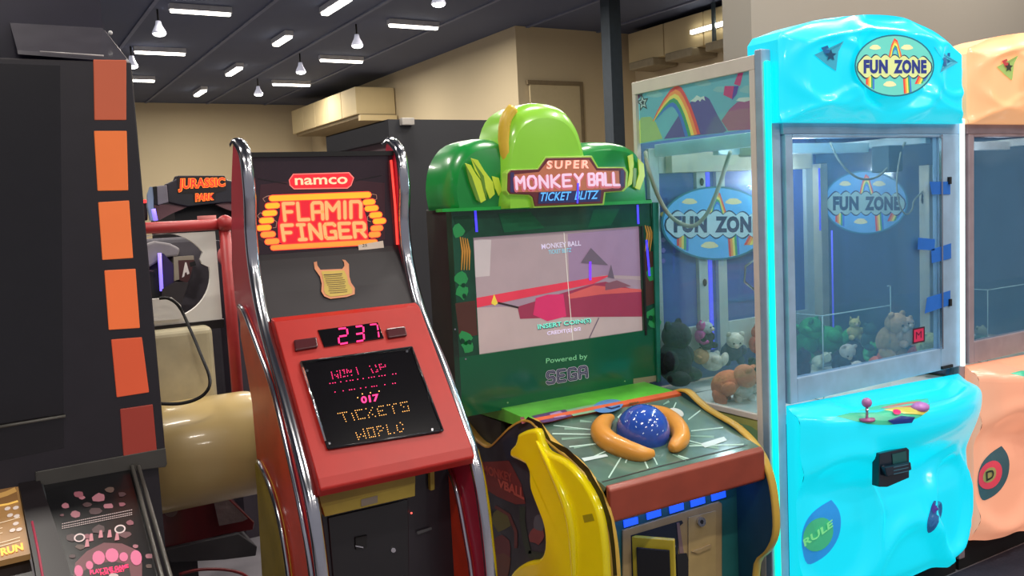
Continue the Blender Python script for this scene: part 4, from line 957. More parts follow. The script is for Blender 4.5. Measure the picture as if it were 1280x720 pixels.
    for i, (a0, a1) in enumerate(((2.30, 2.60), (2.66, 3.26))):
        bw.box(a0, a0+.05, yb-.02, yb, .93, 1.80, wf); bw.box(a1-.05, a1, yb-.02, yb, .93, 1.80, wf); bw.box(a0+.05, a1-.05, yb-.02, yb, .93, 1.06, wf); bw.box(a0+.05, a1-.05, yb-.02, yb, 1.70, 1.80, wf)
    bo_ = bw.build('rear_frame', T, bevel=.002)
    MB().box(L0+.03, 3.32, yb, yb+.012, .83, 2.0, bpn).build('rear_panel', T)
    MB().box(2.612, 2.632, yb-.012, yb-.002, .95, 1.72, E('blue_violet_neon', (84, 84, 240), .9)).build('rear_neon', T)
    for zz in (1.66, 1.24):
        MB().ball((2.575, yb-.025, zz), (.010, .006, .016), matte).build('frame_catch', bo_)
    # posts at the right rear and right front, dark right wall with its badge
    cp_ = M('cream_inner_post', (1, 1, 1))
    MB().box(3.255, 3.305, 2.70, 2.75, .93, 1.72, cp_).build('inner_post', T, bevel=.002)
    MB().box(3.255, 3.30, 2.17, 2.215, 1.0, 1.68, cp_).build('inner_post', T, bevel=.002)
    MB().box(2.385, 2.43, YC+.035, YC+.06, .96, 1.80, M('white_blue_post', (176, 206, 222), rough=.4)).build('inner_post', T, bevel=.002)
    rw = MB().box(3.30, 3.325, YC+.03, yb, .83, 2.0, M('smoke_blue_side_panel', (52, 76, 104), rough=.12, coat=.6, var=.15, scale=2)).build('right_wall', T)
    if not second:
        m = MB(); m.tube([(3.245, 2.70, 1.70), (3.24, 2.695, 1.55), (3.245, 2.70, 1.42)], .004, E('blue_violet_neon', (1, 1, 1))); m.tube([(3.25, 2.64, 1.42), (3.25, 2.64, .98)], .004, E('blue_violet_neon', (1, 1, 1))); m.build('rear_neon', T)
        RPn = PX(3.30)
        a = MB(); funzone(a, RPn, (1082, 253), (51, 38), .05, '_in', ink=(26, 56, 80), cloud=(150, 176, 168), sky=(100, 160, 206))
        a.build('wall_badge', rw)
        BPn = PY(yb-.02)
        MB().box(2.36, 3.0, yb-.028, yb-.022, 1.33, 1.64, glass('badge_carrier', (.95, .98, 1), .03)).build('badge_carrier', bo_)
        BP2 = PY(yb-.03)
        a = MB(); funzone(a, BP2, (895, 279), (66, 44), .12, '_back', ink=(30, 44, 84), cloud=(176, 200, 206), sky=(90, 168, 222))
        a.build('rear_badge', bo_)
        a = MB(); BK = PY(yb-.001)
        for (p, q, w_, col) in (((812, 260), (835, 258), 22, (60, 74, 150)), ((812, 305), (850, 303), 26, (54, 62, 140)), ((885, 300), (945, 298), 30, (66, 84, 158)), ((885, 360), (950, 357), 36, (62, 92, 160))):
            a.band(BK, (p, q), w_, P('poster_blue_%d' % p[1], col, .3, .10), .001)
        for q in ((829, 300), (829, 313), (829, 326)): a.ell(BK, q, 3.4, 3.4, P('icon_lilac', (130, 110, 190), .4, .1), .003, n=5)
        a.ell(BK, (833, 268), 8, 4, P('icon_gold', (196, 176, 96), .4, .15), .003)
        a.build('rear_poster', T)
    # prize floor, chute walls, cables
    MB().box(L0+.03, 3.30, YC+.02, yb, .79, .822, M('prize_floor_white', (206, 216, 214), rough=.5, var=.03)).build('prize_floor', T)
    m = MB(); m.box(L0+.04, 3.29, 2.60, 2.604, .8222, .8228, matte); m.box(2.62, 2.624, YC+.04, yb, .8222, .8228, matte); m.build('floor_seam', T)
    ac = glass('acrylic', (.95, .99, .98), .06); ace = M('acrylic_lit_edge', (176, 206, 206), rough=.2, emit=.12)
    y1_, y2_ = 2.17, 2.36
    pa, pb2, pc = at(1028, 395, y=y1_), at(1113, 383, y=y1_), at(1113, 357, y=y2_)
    cho = MB().box(pa.x, pb2.x, y1_, y1_+.003, .824, pa.z, ac).build('chute_wall', T)
    MB().box(pa.x, pa.x+.003, y1_+.003, 2.30, .824, pa.z, ac).build('chute_wall', T)
    MB().box(pc.x-.002, 3.29, y2_, y2_+.003, .824, pc.z, ac).build('chute_wall', T)
    m = MB()
    for s_, e_ in (((pa.x, y1_, pa.z), (pb2.x, y1_, pa.z)), ((pa.x, y1_, .825), (pa.x, y1_, pa.z)), ((pc.x, y2_, .825), (pc.x, y2_, pc.z)), ((pc.x, y2_, pc.z), (3.25, y2_, pc.z)), ((pa.x, y1_, pa.z), (pa.x, 2.30, pa.z))):
        m.tube([s_, e_], .0022, ace, n=5)
    m.build('chute_edges', cho)
    if not second:
        cab = M('grey_hose', (150, 156, 140), rough=.5)
        m = MB(); Q = [(807, 190), (809, 205), (815, 225), (825, 250), (838, 270), (855, 281), (870, 281), (885, 265), (898, 235), (908, 205), (913, 190)]
        m.tube(smoothc([(*PY(2.742-.036*i).px(q),) for i, q in enumerate(Q)]), .008, cab, n=8); m.build('hanging_hose', T)
        m = MB(); Q = [(1038, 178), (1046, 196), (1058, 212), (1072, 222), (1086, 224), (1100, 219), (1113, 205), (1126, 188), (1131, 178)]
        m.tube(smoothc([(*PY(2.25).px(q),) for q in Q]), .0045, cab, n=6)
        Q = [(1126, 190), (1122, 215), (1121, 235), (1125, 258), (1133, 268), (1140, 262), (1143, 250), (1155, 238)]
        m.tube(smoothc([(*PY(2.2).px(q),) for q in Q]), .0035, cab, n=6); m.build('thin_cable', T)
        m = MB(); Q = [(1160, 205), (1156, 230), (1153, 250), (1158, 262), (1163, 255), (1163, 225)]
        m.tube(smoothc([(*PY(2.2).px(q),) for q in Q]), .005, matte, n=6); m.build('black_cable', T)
        m = MB(); m.box(3.10, 3.19, 2.24, 2.32, 1.66, 1.765, M('motor_teal_grey', (66, 96, 110), rough=.5)); m.build('motor_box', T, bevel=.004)
        # blue tape and the square sticker on the door
        DPn = PY(YC-.016); tp = M('blue_painter_tape', (30, 104, 196), rough=.6, var=.06, bump=.1)
        for q in (((1162, 227), (1188, 227), (1188, 243), (1165, 243)), ((1148, 297), (1169, 299), (1168, 313), (1147, 312)), ((1164, 312), (1189, 304), (1189, 323), (1165, 329)), ((1159, 372), (1188, 363), (1188, 381), (1156, 392))):
            MB().pp(DPn, q, tp, .001, .0008).build('tape_strip', door)
        m = MB(); m.pp(PY(YC-.003), [(1141, 411), (1156, 408), (1156, 427), (1141, 430)], P('sticker_black', (60, 20, 40)), .001, .0006); m.pp(PY(YC-.003), [(1142.5, 412.5), (1154.5, 410), (1154.5, 425.5), (1142.5, 428)], P('sticker_crimson', (206, 44, 84), .4, .1), .0018)
        m.text(PY(YC-.003), 'M', [(1145, 415), (1152, 413.5), (1152, 422), (1145, 424)], P('sticker_ink', (90, 20, 50)), .0026); m.build('square_sticker', door)
    # console
    def kf(u, v):
        x = KX0+(KX1-KX0)*u; zt_ = KTOP(x)-.06; z = KZ0+(zt_-KZ0)*v; return Vector((x, YC-con_f(x, z), z))
    def kt(u, v):
        x = KX0+(KX1-KX0)*u; zt_ = KTOP(x); f = con_f(x, zt_-.06)
        # rim roll, dish, back
        if v < .25:
            t_ = v/.25*PI/2; return Vector((x, YC-f+.03*(1-math.cos(t_))*1., zt_-.06+.035*math.sin(t_)))
        w_ = (v-.25)/.75; dish = -.035*sst(.12, .35, w_)*sst(1, .8, w_)*sst(.16, .32, u)*sst(.93, .8, u)
        return Vector((x, YC-f+.03+(f-.03)*w_, zt_-.025+.025*w_+dish))
    m = MB(); m.grid(kf, 64, 54, glow2); m.grid(kt, 64, 20, glow2)
    for u in (0, 1):
        pr = [kf(u, j/20) for j in range(21)]+[kt(u, j/8) for j in range(1, 9)]
        m.add(pr+[Vector((pr[-1].x, YC+.0, KZ0))], [list(range(len(pr)+1))], glow2)
    m.add([kf(0, 0), kf(1, 0), Vector((KX1, YC, KZ0)), Vector((KX0, YC, KZ0))], [(0, 1, 2, 3)], glow2)
    kn = m.build('console_shell', T); KS = OnMesh(m)
    MB().box(L0+.01, 3.33, YC+.01, 2.76, .0, .10, matte).build('kick_base', T)
    MB().box(L0+.03, 3.33, YC+.02, 2.76, .10, .79, M('cabinet_grey', (60, 66, 80), rough=.6)).build('cabinet_body', T)
    a = MB()
    c17 = crop(980, 580, 5.14)
    o1 = smoothc(c17((300, 230), (345, 290), (362, 370), (345, 470), (290, 560), (215, 620), (150, 640), (118, 560), (112, 470), (140, 370), (205, 290), (300, 230)), 3)[:-1]
    if not second:
        fan(a, KS, o1, P('badge_low_blue', (40, 140, 214), .35, .45), .003)
        fan(a, KS, epts(c17((215, 450))[0], 17, 22, 24, .5), P('badge_low_green', (64, 176, 130), .35, .4), .006)
        a.build('lens_badge', kn)
        a = MB(); a.text(KS, 'RULE', c17((118, 480), (295, 350), (300, 395), (130, 525)), P('badge_text_green', (120, 214, 140), .4, .5), .012, bold=.03); a.build('badge_text', kn)
    else:
        fan(a, KS, o1, P('badge_low_slate', (64, 96, 104), .35, .2), .003); fan(a, KS, epts(c17((205, 450))[0], 16, 22, 24, .5), P('badge_low_red', (214, 66, 84), .35, .4), .006)
        fan(a, KS, epts(c17((195, 450))[0], 8, 12, 20, .5), P('badge_low_ochre', (160, 150, 90), .35, .3), .008); a.build('lens_badge', kn)
        a = MB(); a.text(KS, 'D', c17((165, 425), (220, 400), (222, 470), (170, 495)), P('badge_low_ink', (60, 60, 50), .4, .1), .012, bold=.03); a.build('badge_text', kn)
    a = MB()
    o2 = smoothc(c17((960, 235), (1005, 245), (1010, 310), (980, 400), (925, 440), (915, 380), (935, 300), (960, 235)), 3)[:-1]
    fan(a, KS, o2, P('slot_decal_blue', (40, 96, 150), .35, .3), .003); fan(a, KS, c17((955, 245), (985, 290), (960, 320), (945, 290)), P('slot_decal_purple', (80, 60, 150), .35, .2), .006); a.build('side_decal', kn)
    # coin acceptor
    c18 = crop(980, 460, 5.14)
    KP = PY(min(KS.px(q_).y for q_ in c18((615, 550), (790, 512), (805, 705), (612, 765)))-.004)
    m = MB(); m.pp(KP, c18((615, 550), (790, 512), (805, 525), (805, 705), (665, 765), (612, 765)), M('coin_unit_dark', (14, 34, 50), rough=.3, coat=.3), 0, .03); cu = m.build('coin_unit', kn, bevel=.002)
    m = MB(); m.pp(KP, c18((695, 555), (785, 532), (790, 605), (700, 625)), P('coin_unit_label', (34, 92, 92), .3), .002); m.build('coin_label', cu)
    m = MB(); m.pp(KP, c18((650, 640), (815, 605), (822, 655), (665, 700)), MC['coin_unit_dark'], .02, .02); m.build('bill_mouth', cu, bevel=.003)
    m = MB()
    for dy in (0, 22, 44): m.pp(KP, c18((705, 635+dy), (800, 615+dy), (800, 620+dy), (705, 641+dy)), P('vent_line', (70, 120, 140), .4), .021)
    m.ell(KP, c18((640, 634))[0], 1.8, 1.8, chrome, .003, n=10); m.build('coin_detail', cu)
    # control dish: rainbow print, joystick, button
    a = MB()
    fan(a, KS, [(1044, 521), (1062, 517), (1082, 511), (1100, 507), (1115, 505), (1130, 503), (1146, 500), (1160, 499), (1162, 506), (1162, 512), (1150, 521), (1138, 526), (1125, 529), (1112, 531), (1098, 531), (1084, 530), (1070, 527)], P('dish_green', (70, 190, 150), .3, .2), .003)
    fan(a, KS, [(1100, 511), (1114, 508), (1128, 505), (1145, 503), (1160, 503), (1162, 509), (1146, 510), (1120, 513)], P('dish_rose', (196, 110, 90), .3, .2), .0045)
    fan(a, KS, [(1104, 514), (1120, 511), (1136, 511), (1160, 514), (1152, 519), (1130, 518)], P('dish_yellow', (196, 190, 80), .3, .2), .006)
    fan(a, KS, [(1108, 526), (1125, 521), (1142, 522), (1138, 528), (1115, 530)], P('dish_navy', (24, 50, 130), .3, .1), .0075)
    fan(a, KS, epts((1120, 517), 5, 2.6, 10), P('dish_magenta', (230, 30, 110), .3, .3), .009)
    a.build('control_print', kn)
    jp = KS.px((1083, 526), .004)
    m = MB(); m.tube([jp, jp+Vector((0, 0, .008))], .026, M('joystick_base_pink', (176, 96, 150), rough=.3), n=16); m.tube([jp, jp+Vector((0, 0, .05))], .005, chrome); m.ball(jp+Vector((0, 0, .062)), .017, M('joystick_ball_lilac', (186, 120, 180), rough=.25)); m.build('joystick', kn)
    bp0 = KS.px((1150, 511), .006); m = MB(); m.ball(bp0, (.034, .028, .018), M('drop_button_lilac', (196, 130, 206), rough=.3)); m.build('drop_button', kn)
    # reflection strip on console lip
    return dict(door=door)
c = None
LED_A = thing('claw_machine', 'glowing turquoise claw machine with blue tape strips on its door', 'claw machine', (2.8, 2.4, 0))
build_claw(LED_A, True, (0, 236, 255), .70)
DXC = 1.046
LED_B = thing('claw_machine', 'glowing peach claw machine at the right edge of the picture', 'claw machine', (2.8, 2.4, 0), shift=(DXC, 0, 0))
build_claw(LED_B, True, (255, 186, 120), .55, second=True)
def inner(name, loc, e, col, size=.3):
    l = bpy.data.lights.new(name, 'POINT'); l.energy = e; l.color = col; l.shadow_soft_size = .05
    o = bpy.data.objects.new(name, l); o.location = loc; COL.objects.link(o)
inner('case_lamp', (2.55, 2.2, 1.72), 5.5, (.75, .92, 1))
inner('case_lamp', (2.98, 2.66, 1.66), 4.0, (.75, .92, 1))
inner('case_lamp', (3.95, 2.3, 1.7), 1.0, (.8, .85, 1))

m = MB(); m.box(2.2, 4.7, .9, 2.09, .001, .012, M('shade_dark_slate', (34, 38, 54), rough=.7, bump=.3, scale=80)); tag(m.build('floor_shade_sheet', bevel=.003), 'dark slate sheet added for the shaded floor under the claw machines at the lower right', 'mat')  # sheet added to darken the floor where it lies in shade
# ---- plush prizes
def plush(label, px, size, col, col2=None, depth=None, kind='bear', yaw=0, lie=0, z=.824, shift=0, eye=True):
    """size metres; px = pixel of its middle, depth = y of the plush"""
    fur = M('plush_%d_%d_%d' % col, col, rough=.95, var=.18, scale=60, bump=.6)
    c2_ = col2 or col; fur2 = M('plush_%d_%d_%d' % c2_, c2_, rough=.95, var=.15, scale=60, bump=.6)
    second = px[0] > 1205
    lo_, hi_ = (3.37, 4.33) if second else (2.285, 3.295)
    depth = at(*px, z=z+size*.34).y
    for _ in range(160):
        p = at(*px, y=depth)
        if p.x > hi_-size*.36: depth -= .01
        elif p.x < lo_+size*.36: depth += .01
        else: break
    depth = max(2.125+size*.33, min(2.74-size*.3, depth)); p = at(*px, y=depth)
    p.z = max(p.z, z+size*.35)
    R_ = Matrix.Rotation(yaw, 3, 'Z') @ Matrix.Rotation(lie, 3, 'X')
    t = thing('plush_toy', label, 'plush toy', (p.x, p.y, z), group='plush prizes in the claw machines')
    def pt(a, b, c_): return p+R_ @ Vector((a, b, c_))*size
    m = MB(); m.ball(p, (size*.30, size*.26, size*.32), fur, R_)
    for (sx) in (-1, 1):
        m.ball(pt(.20*sx, -.16, -.22), (size*.12, size*.20, size*.12), fur, R_)
        m.ball(pt(.27*sx, -.08, .06), (size*.10, size*.12, size*.16), fur, R_)
    m.build('body', t)
    m = MB(); m.ball(pt(0, -.05, .40), (size*.25, size*.23, size*.22), fur2, R_)
    h = m.build('head', t)
    for sx in (-1, 1):
        m = MB()
        if kind == 'bunny': m.ball(pt(.12*sx, 0, .68), (size*.06, size*.05, size*.18), fur2, R_)
        elif kind == 'cat':
            b0 = pt(.15*sx, -.02, .56); m.tube([b0, pt(.19*sx, -.02, .72)], [size*.08, size*.01], fur2, n=8)
        else: m.ball(pt(.18*sx, 0, .57), (size*.085, size*.05, size*.085), fur2, R_)
        m.build('ear', h)
        if eye:
            m = MB(); m.ball(pt(.09*sx, -.26, .44), size*.028, M('bead_eye', (14, 12, 14), rough=.1)); m.build('eye', h)
    if eye:
        m = MB(); m.ball(pt(0, -.27, .36), (size*.09, size*.06, size*.07), M('plush_muzzle', (206, 190, 170), rough=.9)); m.build('muzzle', h)
    return t
G = plush
# seen through the side glass
G('large black plush slumped at the back left behind the green cabinet', (843, 452), .26, (34, 42, 52), depth=2.50, kind='bear', yaw=.4, eye=False)
G('white plush with a tan patch lying on the white prize floor', (890, 452), .15, (206, 206, 196), (190, 150, 110), depth=2.36, lie=-1.2, yaw=1.4)
G('slate blue plush behind the white one with tan patch', (916, 438), .15, (66, 84, 110), (206, 206, 190), depth=2.52, yaw=-.5, lie=.5)
G('small black and white plush in front of the pink one', (882, 424), .12, (40, 44, 54), (180, 190, 190), depth=2.58, yaw=.3)
G('magenta pink plush at the back of the prize floor', (876, 420), .10, (196, 84, 156), depth=2.68, yaw=.7, eye=False)
G('small coral plush sitting against the right pane of the side window', (946, 430), .13, (232, 110, 84), depth=2.46, kind='cat', yaw=.5)
G('big orange and white plush close to the trackball cabinet', (908, 490), .19, (226, 128, 88), (226, 140, 104), depth=2.22, yaw=.6, lie=1.0)
G('white fluffy plush leaning on the big orange one', (930, 486), .13, (214, 206, 196), (226, 150, 116), depth=2.24, yaw=-.4, lie=.6, eye=False)
G('dark teal plush beside the green light strip', (942, 474), .15, (32, 54, 62), depth=2.24, yaw=-.2, lie=.3, eye=False)
# seen through the front door
G('large bright green plush at the left of the door window', (1035, 425), .24, (40, 160, 92), (52, 170, 96), depth=2.50, lie=-1.1, yaw=1.2, eye=False)
G('green plush behind the white inner post', (1008, 430), .20, (34, 140, 84), depth=2.40, yaw=.4, lie=.3, eye=False)
G('pale yellow plush on top of the green one', (1068, 415), .10, (206, 196, 130), depth=2.50, yaw=-.5, kind='cat')
G('tan shaggy plush in the middle of the heap', (1112, 425), .20, (196, 160, 116), (206, 168, 124), depth=2.42, lie=.3)
G('orange plush with black eyes at the front of the heap', (1108, 445), .13, (236, 110, 70), (240, 112, 72), depth=2.24, lie=.7, kind='cat', yaw=.2)
G('coral plush lying left of the square red sticker', (1095, 453), .10, (236, 120, 84), depth=2.20, lie=1.2, yaw=.9)
G('black and white plush in the middle front', (1053, 447), .14, (34, 50, 62), (206, 200, 190), depth=2.24, lie=.8, yaw=-.4)
G('dark navy plush sprawled beside the black and white one', (1066, 436), .13, (30, 46, 62), (176, 180, 176), depth=2.34, lie=1.0, yaw=1.3, eye=False)
G('white plush paw up at the lower front', (1072, 458), .09, (216, 206, 200), depth=2.19, lie=1.3, yaw=-.9, eye=False)
G('light green plush ball under the orange one', (1086, 440), .09, (80, 206, 110), depth=2.27, lie=.5, eye=False)
G('black plush in the lower left corner of the door window', (1002, 463), .14, (26, 38, 48), depth=2.20, yaw=.5, eye=False)
G('cream plush at the foot of the acrylic chute', (1023, 452), .10, (196, 206, 180), depth=2.22, lie=.9, yaw=.3, eye=False)
G('dark green plush behind the tan one', (1086, 425), .12, (40, 84, 84), depth=2.52, eye=False)
G('pale yellow green plush at the right by the sticker', (1160, 432), .13, (170, 180, 116), depth=2.30, lie=.8, yaw=-.8, eye=False)
G('small coral plush under the red sticker', (1142, 440), .08, (232, 104, 84), depth=2.20, lie=.8)
G('pale peach plush behind the sticker', (1132, 420), .13, (200, 170, 140), depth=2.46, yaw=-.3)
G('grey green plush in the peach claw machine', (1225, 428), .12, (150, 160, 140), depth=2.40, kind='bear', eye=False)
G('sage plush at the back of the peach claw machine', (1216, 432), .11, (110, 150, 130), depth=2.48, lie=.8, eye=False)

# ================================================================== LEFT BLACK CABINET WITH ORANGE PANELS
T = thing('redemption_cabinet', 'tall black cabinet with a column of orange light panels at the left edge', 'arcade machine', (0, 2.6, 0))
YL = 2.6; LPn = PY(YL)
r_ = at(208, 582, y=YL); xr = .388; zb_ = r_.z; ztp = at(165, 78, y=YL).z
MB().box(-1.3, xr, YL, YL+.06, zb_, ztp, blackp).build('head_body', T, bevel=.004)
MB().box(-1.3, xr-.035, YL+.06, YL+.28, zb_+.02, ztp-.02, blackp).build('rear_body', T)
opx = [((116.7, 74.4), (158, 75), (158, 150), (118, 150)), ((117.5, 163.5), (158.5, 163.5), (160.5, 238), (122, 238.5)), ((122.8, 252.8), (161.5, 250.5), (166.5, 322.5), (128, 325)),
       ((130.5, 338), (169.5, 336), (175, 410), (136, 412.5)), ((139, 424.5), (177.5, 421.5), (186.5, 490.5), (146, 496.8)), ((150, 511.5), (191, 505.5), (197, 572), (155, 579))]
for i, q in enumerate(opx):
    cc = [(190, 92, 62), (218, 110, 54), (220, 110, 56), (220, 104, 54), (206, 84, 50), (156, 58, 46)][i]
    kk = [.22, .42, .45, .43, .34, .14][i]
    f_ = MB().pp(LPn, q, M('orange_light_panel_%d' % i, cc, rough=.35, emit=kk, var=.04, scale=6), .003, .006).build('light_panel', T, bevel=.002)
    if i in (0, 5): Lb(f_, 'dimmer light panel at the %s of the column' % ('top' if i == 0 else 'bottom'))
m = MB(); m.pp(LPn, [(-40, 78), (75, 82), (80, 560), (-40, 584)], M('dark_recess_panel', (20, 17, 20), rough=.25, coat=.4), .001, .0012); m.build('front_glass', T)
m = MB(); m.tube([LPn.px(q, .012) for q in ((-40, 540), (82, 520))], .004, M('grey_bead', (84, 82, 76), rough=.4)); m.build('ledge_bead', T)
# topper of clear plastic
gy = M('topper_frame_grey', (84, 84, 88), rough=.35, metal=.4)
m = MB(); TPn = PY(YL+.0); B0, B1, U0, U1 = [Vector(v) for v in ((.12, YL, ztp+.01), (xr-.01, YL, ztp), (.12, YL+.26, ztp+.13), (xr-.03, YL+.26, ztp+.13))]
m.hull([B0, B1, U1, U0], [v+Vector((0, .01, .012)) for v in (B0, B1, U1, U0)], M('topper_smoke_plastic', (62, 60, 66), rough=.2, coat=.4)); to = m.build('topper_cover', T)
m = MB(); m.tube([B1, U1], .005, M('topper_bright_edge', (170, 165, 165), rough=.3)); m.tube([B0+Vector((.05, -.004, .008)), B0+Vector((.2, -.004, .004))], .002, MC['topper_bright_edge']); m.build('topper_edge', to)
MB().box(-1.3, xr-.03, YL+.27, YL+.32, ztp-.02, ztp+.30, M('topper_violet_black', (34, 30, 48), rough=.3)).build('topper_back', to)
m = MB(); m.ball(at(138, 41, y=YL+.12), .006, M('bright_screw', (200, 200, 200), rough=.3)); m.build('screw', to)
# sloping playfields
def slope_plane():
    a_ = at(53.5, 605, y=YL); b_ = at(166, 585, y=YL); c_ = at(200, 720, x=b_.x); return P3(a_, b_, c_)
SPn = slope_plane()
lg = M('ledge_grey', (66, 64, 60), rough=.4)
m = MB(); m.pp(LPn, [(44, 590), (207, 560), (209, 580), (207, 584), (172, 588), (45, 610)], lg, .004, .02); m.build('ledge', T, bevel=.002)
pf = MB().pp(SPn, [(50, 605), (168, 584), (215, 770), (105, 800)], M('playfield_glass_black', (20, 20, 22), rough=.25, coat=.3), 0, .03).build('playfield', T)
a = MB(); c20 = crop(40, 570, 4.8)
pkd = [E('print_pink_%d' % i, col, .22) for i, col in enumerate(((96, 62, 66), (128, 74, 84), (84, 66, 60), (70, 50, 52), (150, 96, 106)))]
r2 = random.Random(3)
for (u, v, s_) in ((280, 230, 30), (400, 250, 40), (470, 200, 30), (540, 230, 25), (200, 300, 28), (260, 350, 34), (380, 330, 36), (460, 300, 30), (540, 290, 22), (330, 290, 26), (300, 250, 20), (240, 490, 38), (330, 480, 26), (590, 400, 26), (400, 440, 40), (180, 355, 14), (560, 470, 34), (700, 600, 26), (700, 660, 22), (290, 545, 30), (620, 540, 20), (245, 600, 20)):
    a.pp(SPn, c20(*blob((u, v), s_, s_*.6, 8, u)), pkd[r2.randrange(5)], .001+.0001*r2.randrange(6))
for (y0, y1) in ((420, 338), (405, 322), (432, 350)):
    for i in range(34):
        u = 180+i*12.5; v = y0+(y1-y0)*i/33; a.pp(SPn, c20((u, v), (u+8, v-2), (u+8, v+3), (u, v+5)), E('print_pale', (168, 148, 146), .5), .002)
for (u, v, r_) in ((285, 490, 34), (528, 438, 34)):
    a.ell(SPn, c20((u, v))[0], r_/4.8, r_/4.8*.75, E('print_ring', (190, 170, 168), .55), .0022, rot=-.2); a.ell(SPn, c20((u, v))[0], (r_-9)/4.8, (r_-9)/4.8*.7, E('print_dark', (36, 26, 28), .2), .0028, rot=-.2)
for (u, v) in ((355, 490), (412, 470), (465, 468), (510, 485), (330, 525)): a.pp(SPn, c20((u-14, v+22), (u-6, v-24), (u+8, v-26), (u+14, v+18)), E('print_rose', (170, 110, 118), .5), .002)
gum = E('print_gum', (104, 60, 66), .25); tooth = E('print_tooth_pink', (190, 96, 128), .45)
a.pp(SPn, c20((250, 720), (260, 640), (330, 570), (430, 520), (540, 525), (620, 560), (660, 640), (660, 760), (250, 780)), gum, .0015)
a.pp(SPn, c20((300, 760), (310, 690), (370, 650), (480, 630), (580, 650), (600, 760)), E('print_dark', (1, 1, 1)), .0026)
for (u, v, rx, ry) in ((345, 655, 22, 26), (400, 610, 38, 42), (480, 595, 40, 42), (550, 605, 26, 28), (625, 610, 34, 46), (280, 690, 26, 36)):
    a.ell(SPn, c20((u, v))[0], rx/4.8, ry/4.8, tooth, .003, n=14, rot=-.15)
hot = E('hot_pink_print', (255, 40, 100), 1.0)
a.text(SPn, 'PLAY THE GAME', c20((345, 685), (578, 648), (580, 670), (350, 712)), hot, .0036, bold=.03)
a.text(SPn, 'FOR SHORT', c20((410, 698), (556, 675), (558, 692), (412, 716)), hot, .0036, bold=.02)
a.ell(SPn, c20((490, 718))[0], 6, 3, E('print_pale', (1, 1, 1)), .0036)
a.build('playfield_print', pf)
for q in (((165, 583), (202, 720), (220, 800)), ((173, 583), (213, 720), (238, 800))):
    m = MB(); m.tube([SPn.px(p_, .012) for p_ in q], .006, M('rail_grey', (96, 94, 90), rough=.35, metal=.4), n=8); m.build('side_rail', T)
m = MB(); m.tube([SPn.px(p_, .006) for p_ in ((53, 606), (60, 640), (72, 680), (86, 730))], .003, M('rail_slate', (62, 66, 70), rough=.35)); m.build('side_rail', T)
m = MB(); m.pp(SPn, [(20, 588), (50, 600), (84, 700), (105, 800), (60, 800), (40, 690)], M('divider_black', (24, 18, 22), rough=.4), .012, .05); dv = m.build('divider', T)
m = MB(); m.tube([SPn.px(p_, .014) for p_ in ((40, 652), (48, 690), (60, 760))], .003, M('pink_lit_edge', (150, 50, 70), emit=.35)); m.build('divider_edge', dv)
MB().box(.05, xr-.02, YL+.02, YL+.28, 0, zb_, blackp).build('lower_body', T)
m = MB(); pA = SPn.px((50, 610), -.04); pB = SPn.px((172, 590), -.04); pC = SPn.px((215, 770), -.04); pD = SPn.px((105, 800), -.04)
m.hull([pA, pB, pC, pD], [Vector((p_.x, p_.y, .02)) for p_ in (pA, pB, pC, pD)], matte); m.build('lower_front', T)
T2 = thing('redemption_cabinet', 'amber lit game screen at the bottom left corner beside the pink playfield', 'arcade machine', (-.05, 2.4, 0))
gs = MB().pp(SPn, [(-60, 597), (18, 582), (38, 692), (-60, 715)], M('amber_screen_board', (148, 110, 66), rough=.4, emit=.45, var=.15, scale=18), .004, .02).build('amber_screen', T2)
a = MB(); c21 = crop(0, 570, 4.8)
a.pp(SPn, c21((-60, 80), (75, 65), (110, 270), (-60, 305)), E('amber_dark', (120, 86, 50), .35), .005)
for k_, (v0, v1) in enumerate(((105, 80), (165, 145), (225, 200))): a.band(SPn, c21((-40, v0+25), (40, v0), (95, v1)), 6, E('amber_cloud', (170, 130, 72), .5), .0056)
a.band(SPn, c21((-20, 300), (50, 288), (108, 270)), 2.4, E('amber_bright', (214, 170, 84), .6), .006)
for (u, v) in ((45, 315), (95, 310), (60, 355), (100, 360), (95, 405), (75, 445), (115, 440)): a.ell(SPn, c21((u, v))[0], 4.0, 2.2, E('print_sprite', (196, 180, 170) if u < 90 else (60, 34, 40), .5), .006, n=9, rot=-.3)
for (v0) in (385, 505, 525): a.band(SPn, c21((-20, v0+22), (60, v0), (120, v0-18)), .8, E('amber_text', (210, 190, 160), .6), .006)
for v0 in (430, 460): a.band(SPn, c21((-20, v0+8), (15, v0)), .8, E('amber_text', (210, 190, 160)), .006)
a.text(SPn, 'RUN', c21((0, 555), (135, 520), (142, 562), (8, 600)), E('run_orange', (255, 170, 50), .9), .0066, bold=.05)
a.build('screen_print', gs)
m = MB(); qs = [SPn.px(q, -.03) for q in ((-60, 597), (16, 584), (36, 694), (60, 800), (-60, 815))]
m.hull(qs, [Vector((p_.x, p_.y, .02)) for p_ in qs], M('console_charcoal', (30, 25, 28), rough=.4)); m.build('console_body', T2)

# ================================================================== RED-FRAMED RIDE BOOTH BEHIND
T = thing('ride_booth', 'white ride booth side with a round cut-out and red tube frame behind the orange panels', 'arcade machine', (.5, 3.5, 0))
YR = 3.4; RP_ = PY(YR)
redt = M('red_tube_vinyl', (176, 52, 54), rough=.45, var=.12)
wht = M('booth_white_board', (240, 236, 230), rough=.5, var=.03)
zt0 = 1.575; x0b = .10; x1b = at(283, 400, y=YR).x
cc = at(208, 345, y=YR); rc = .155
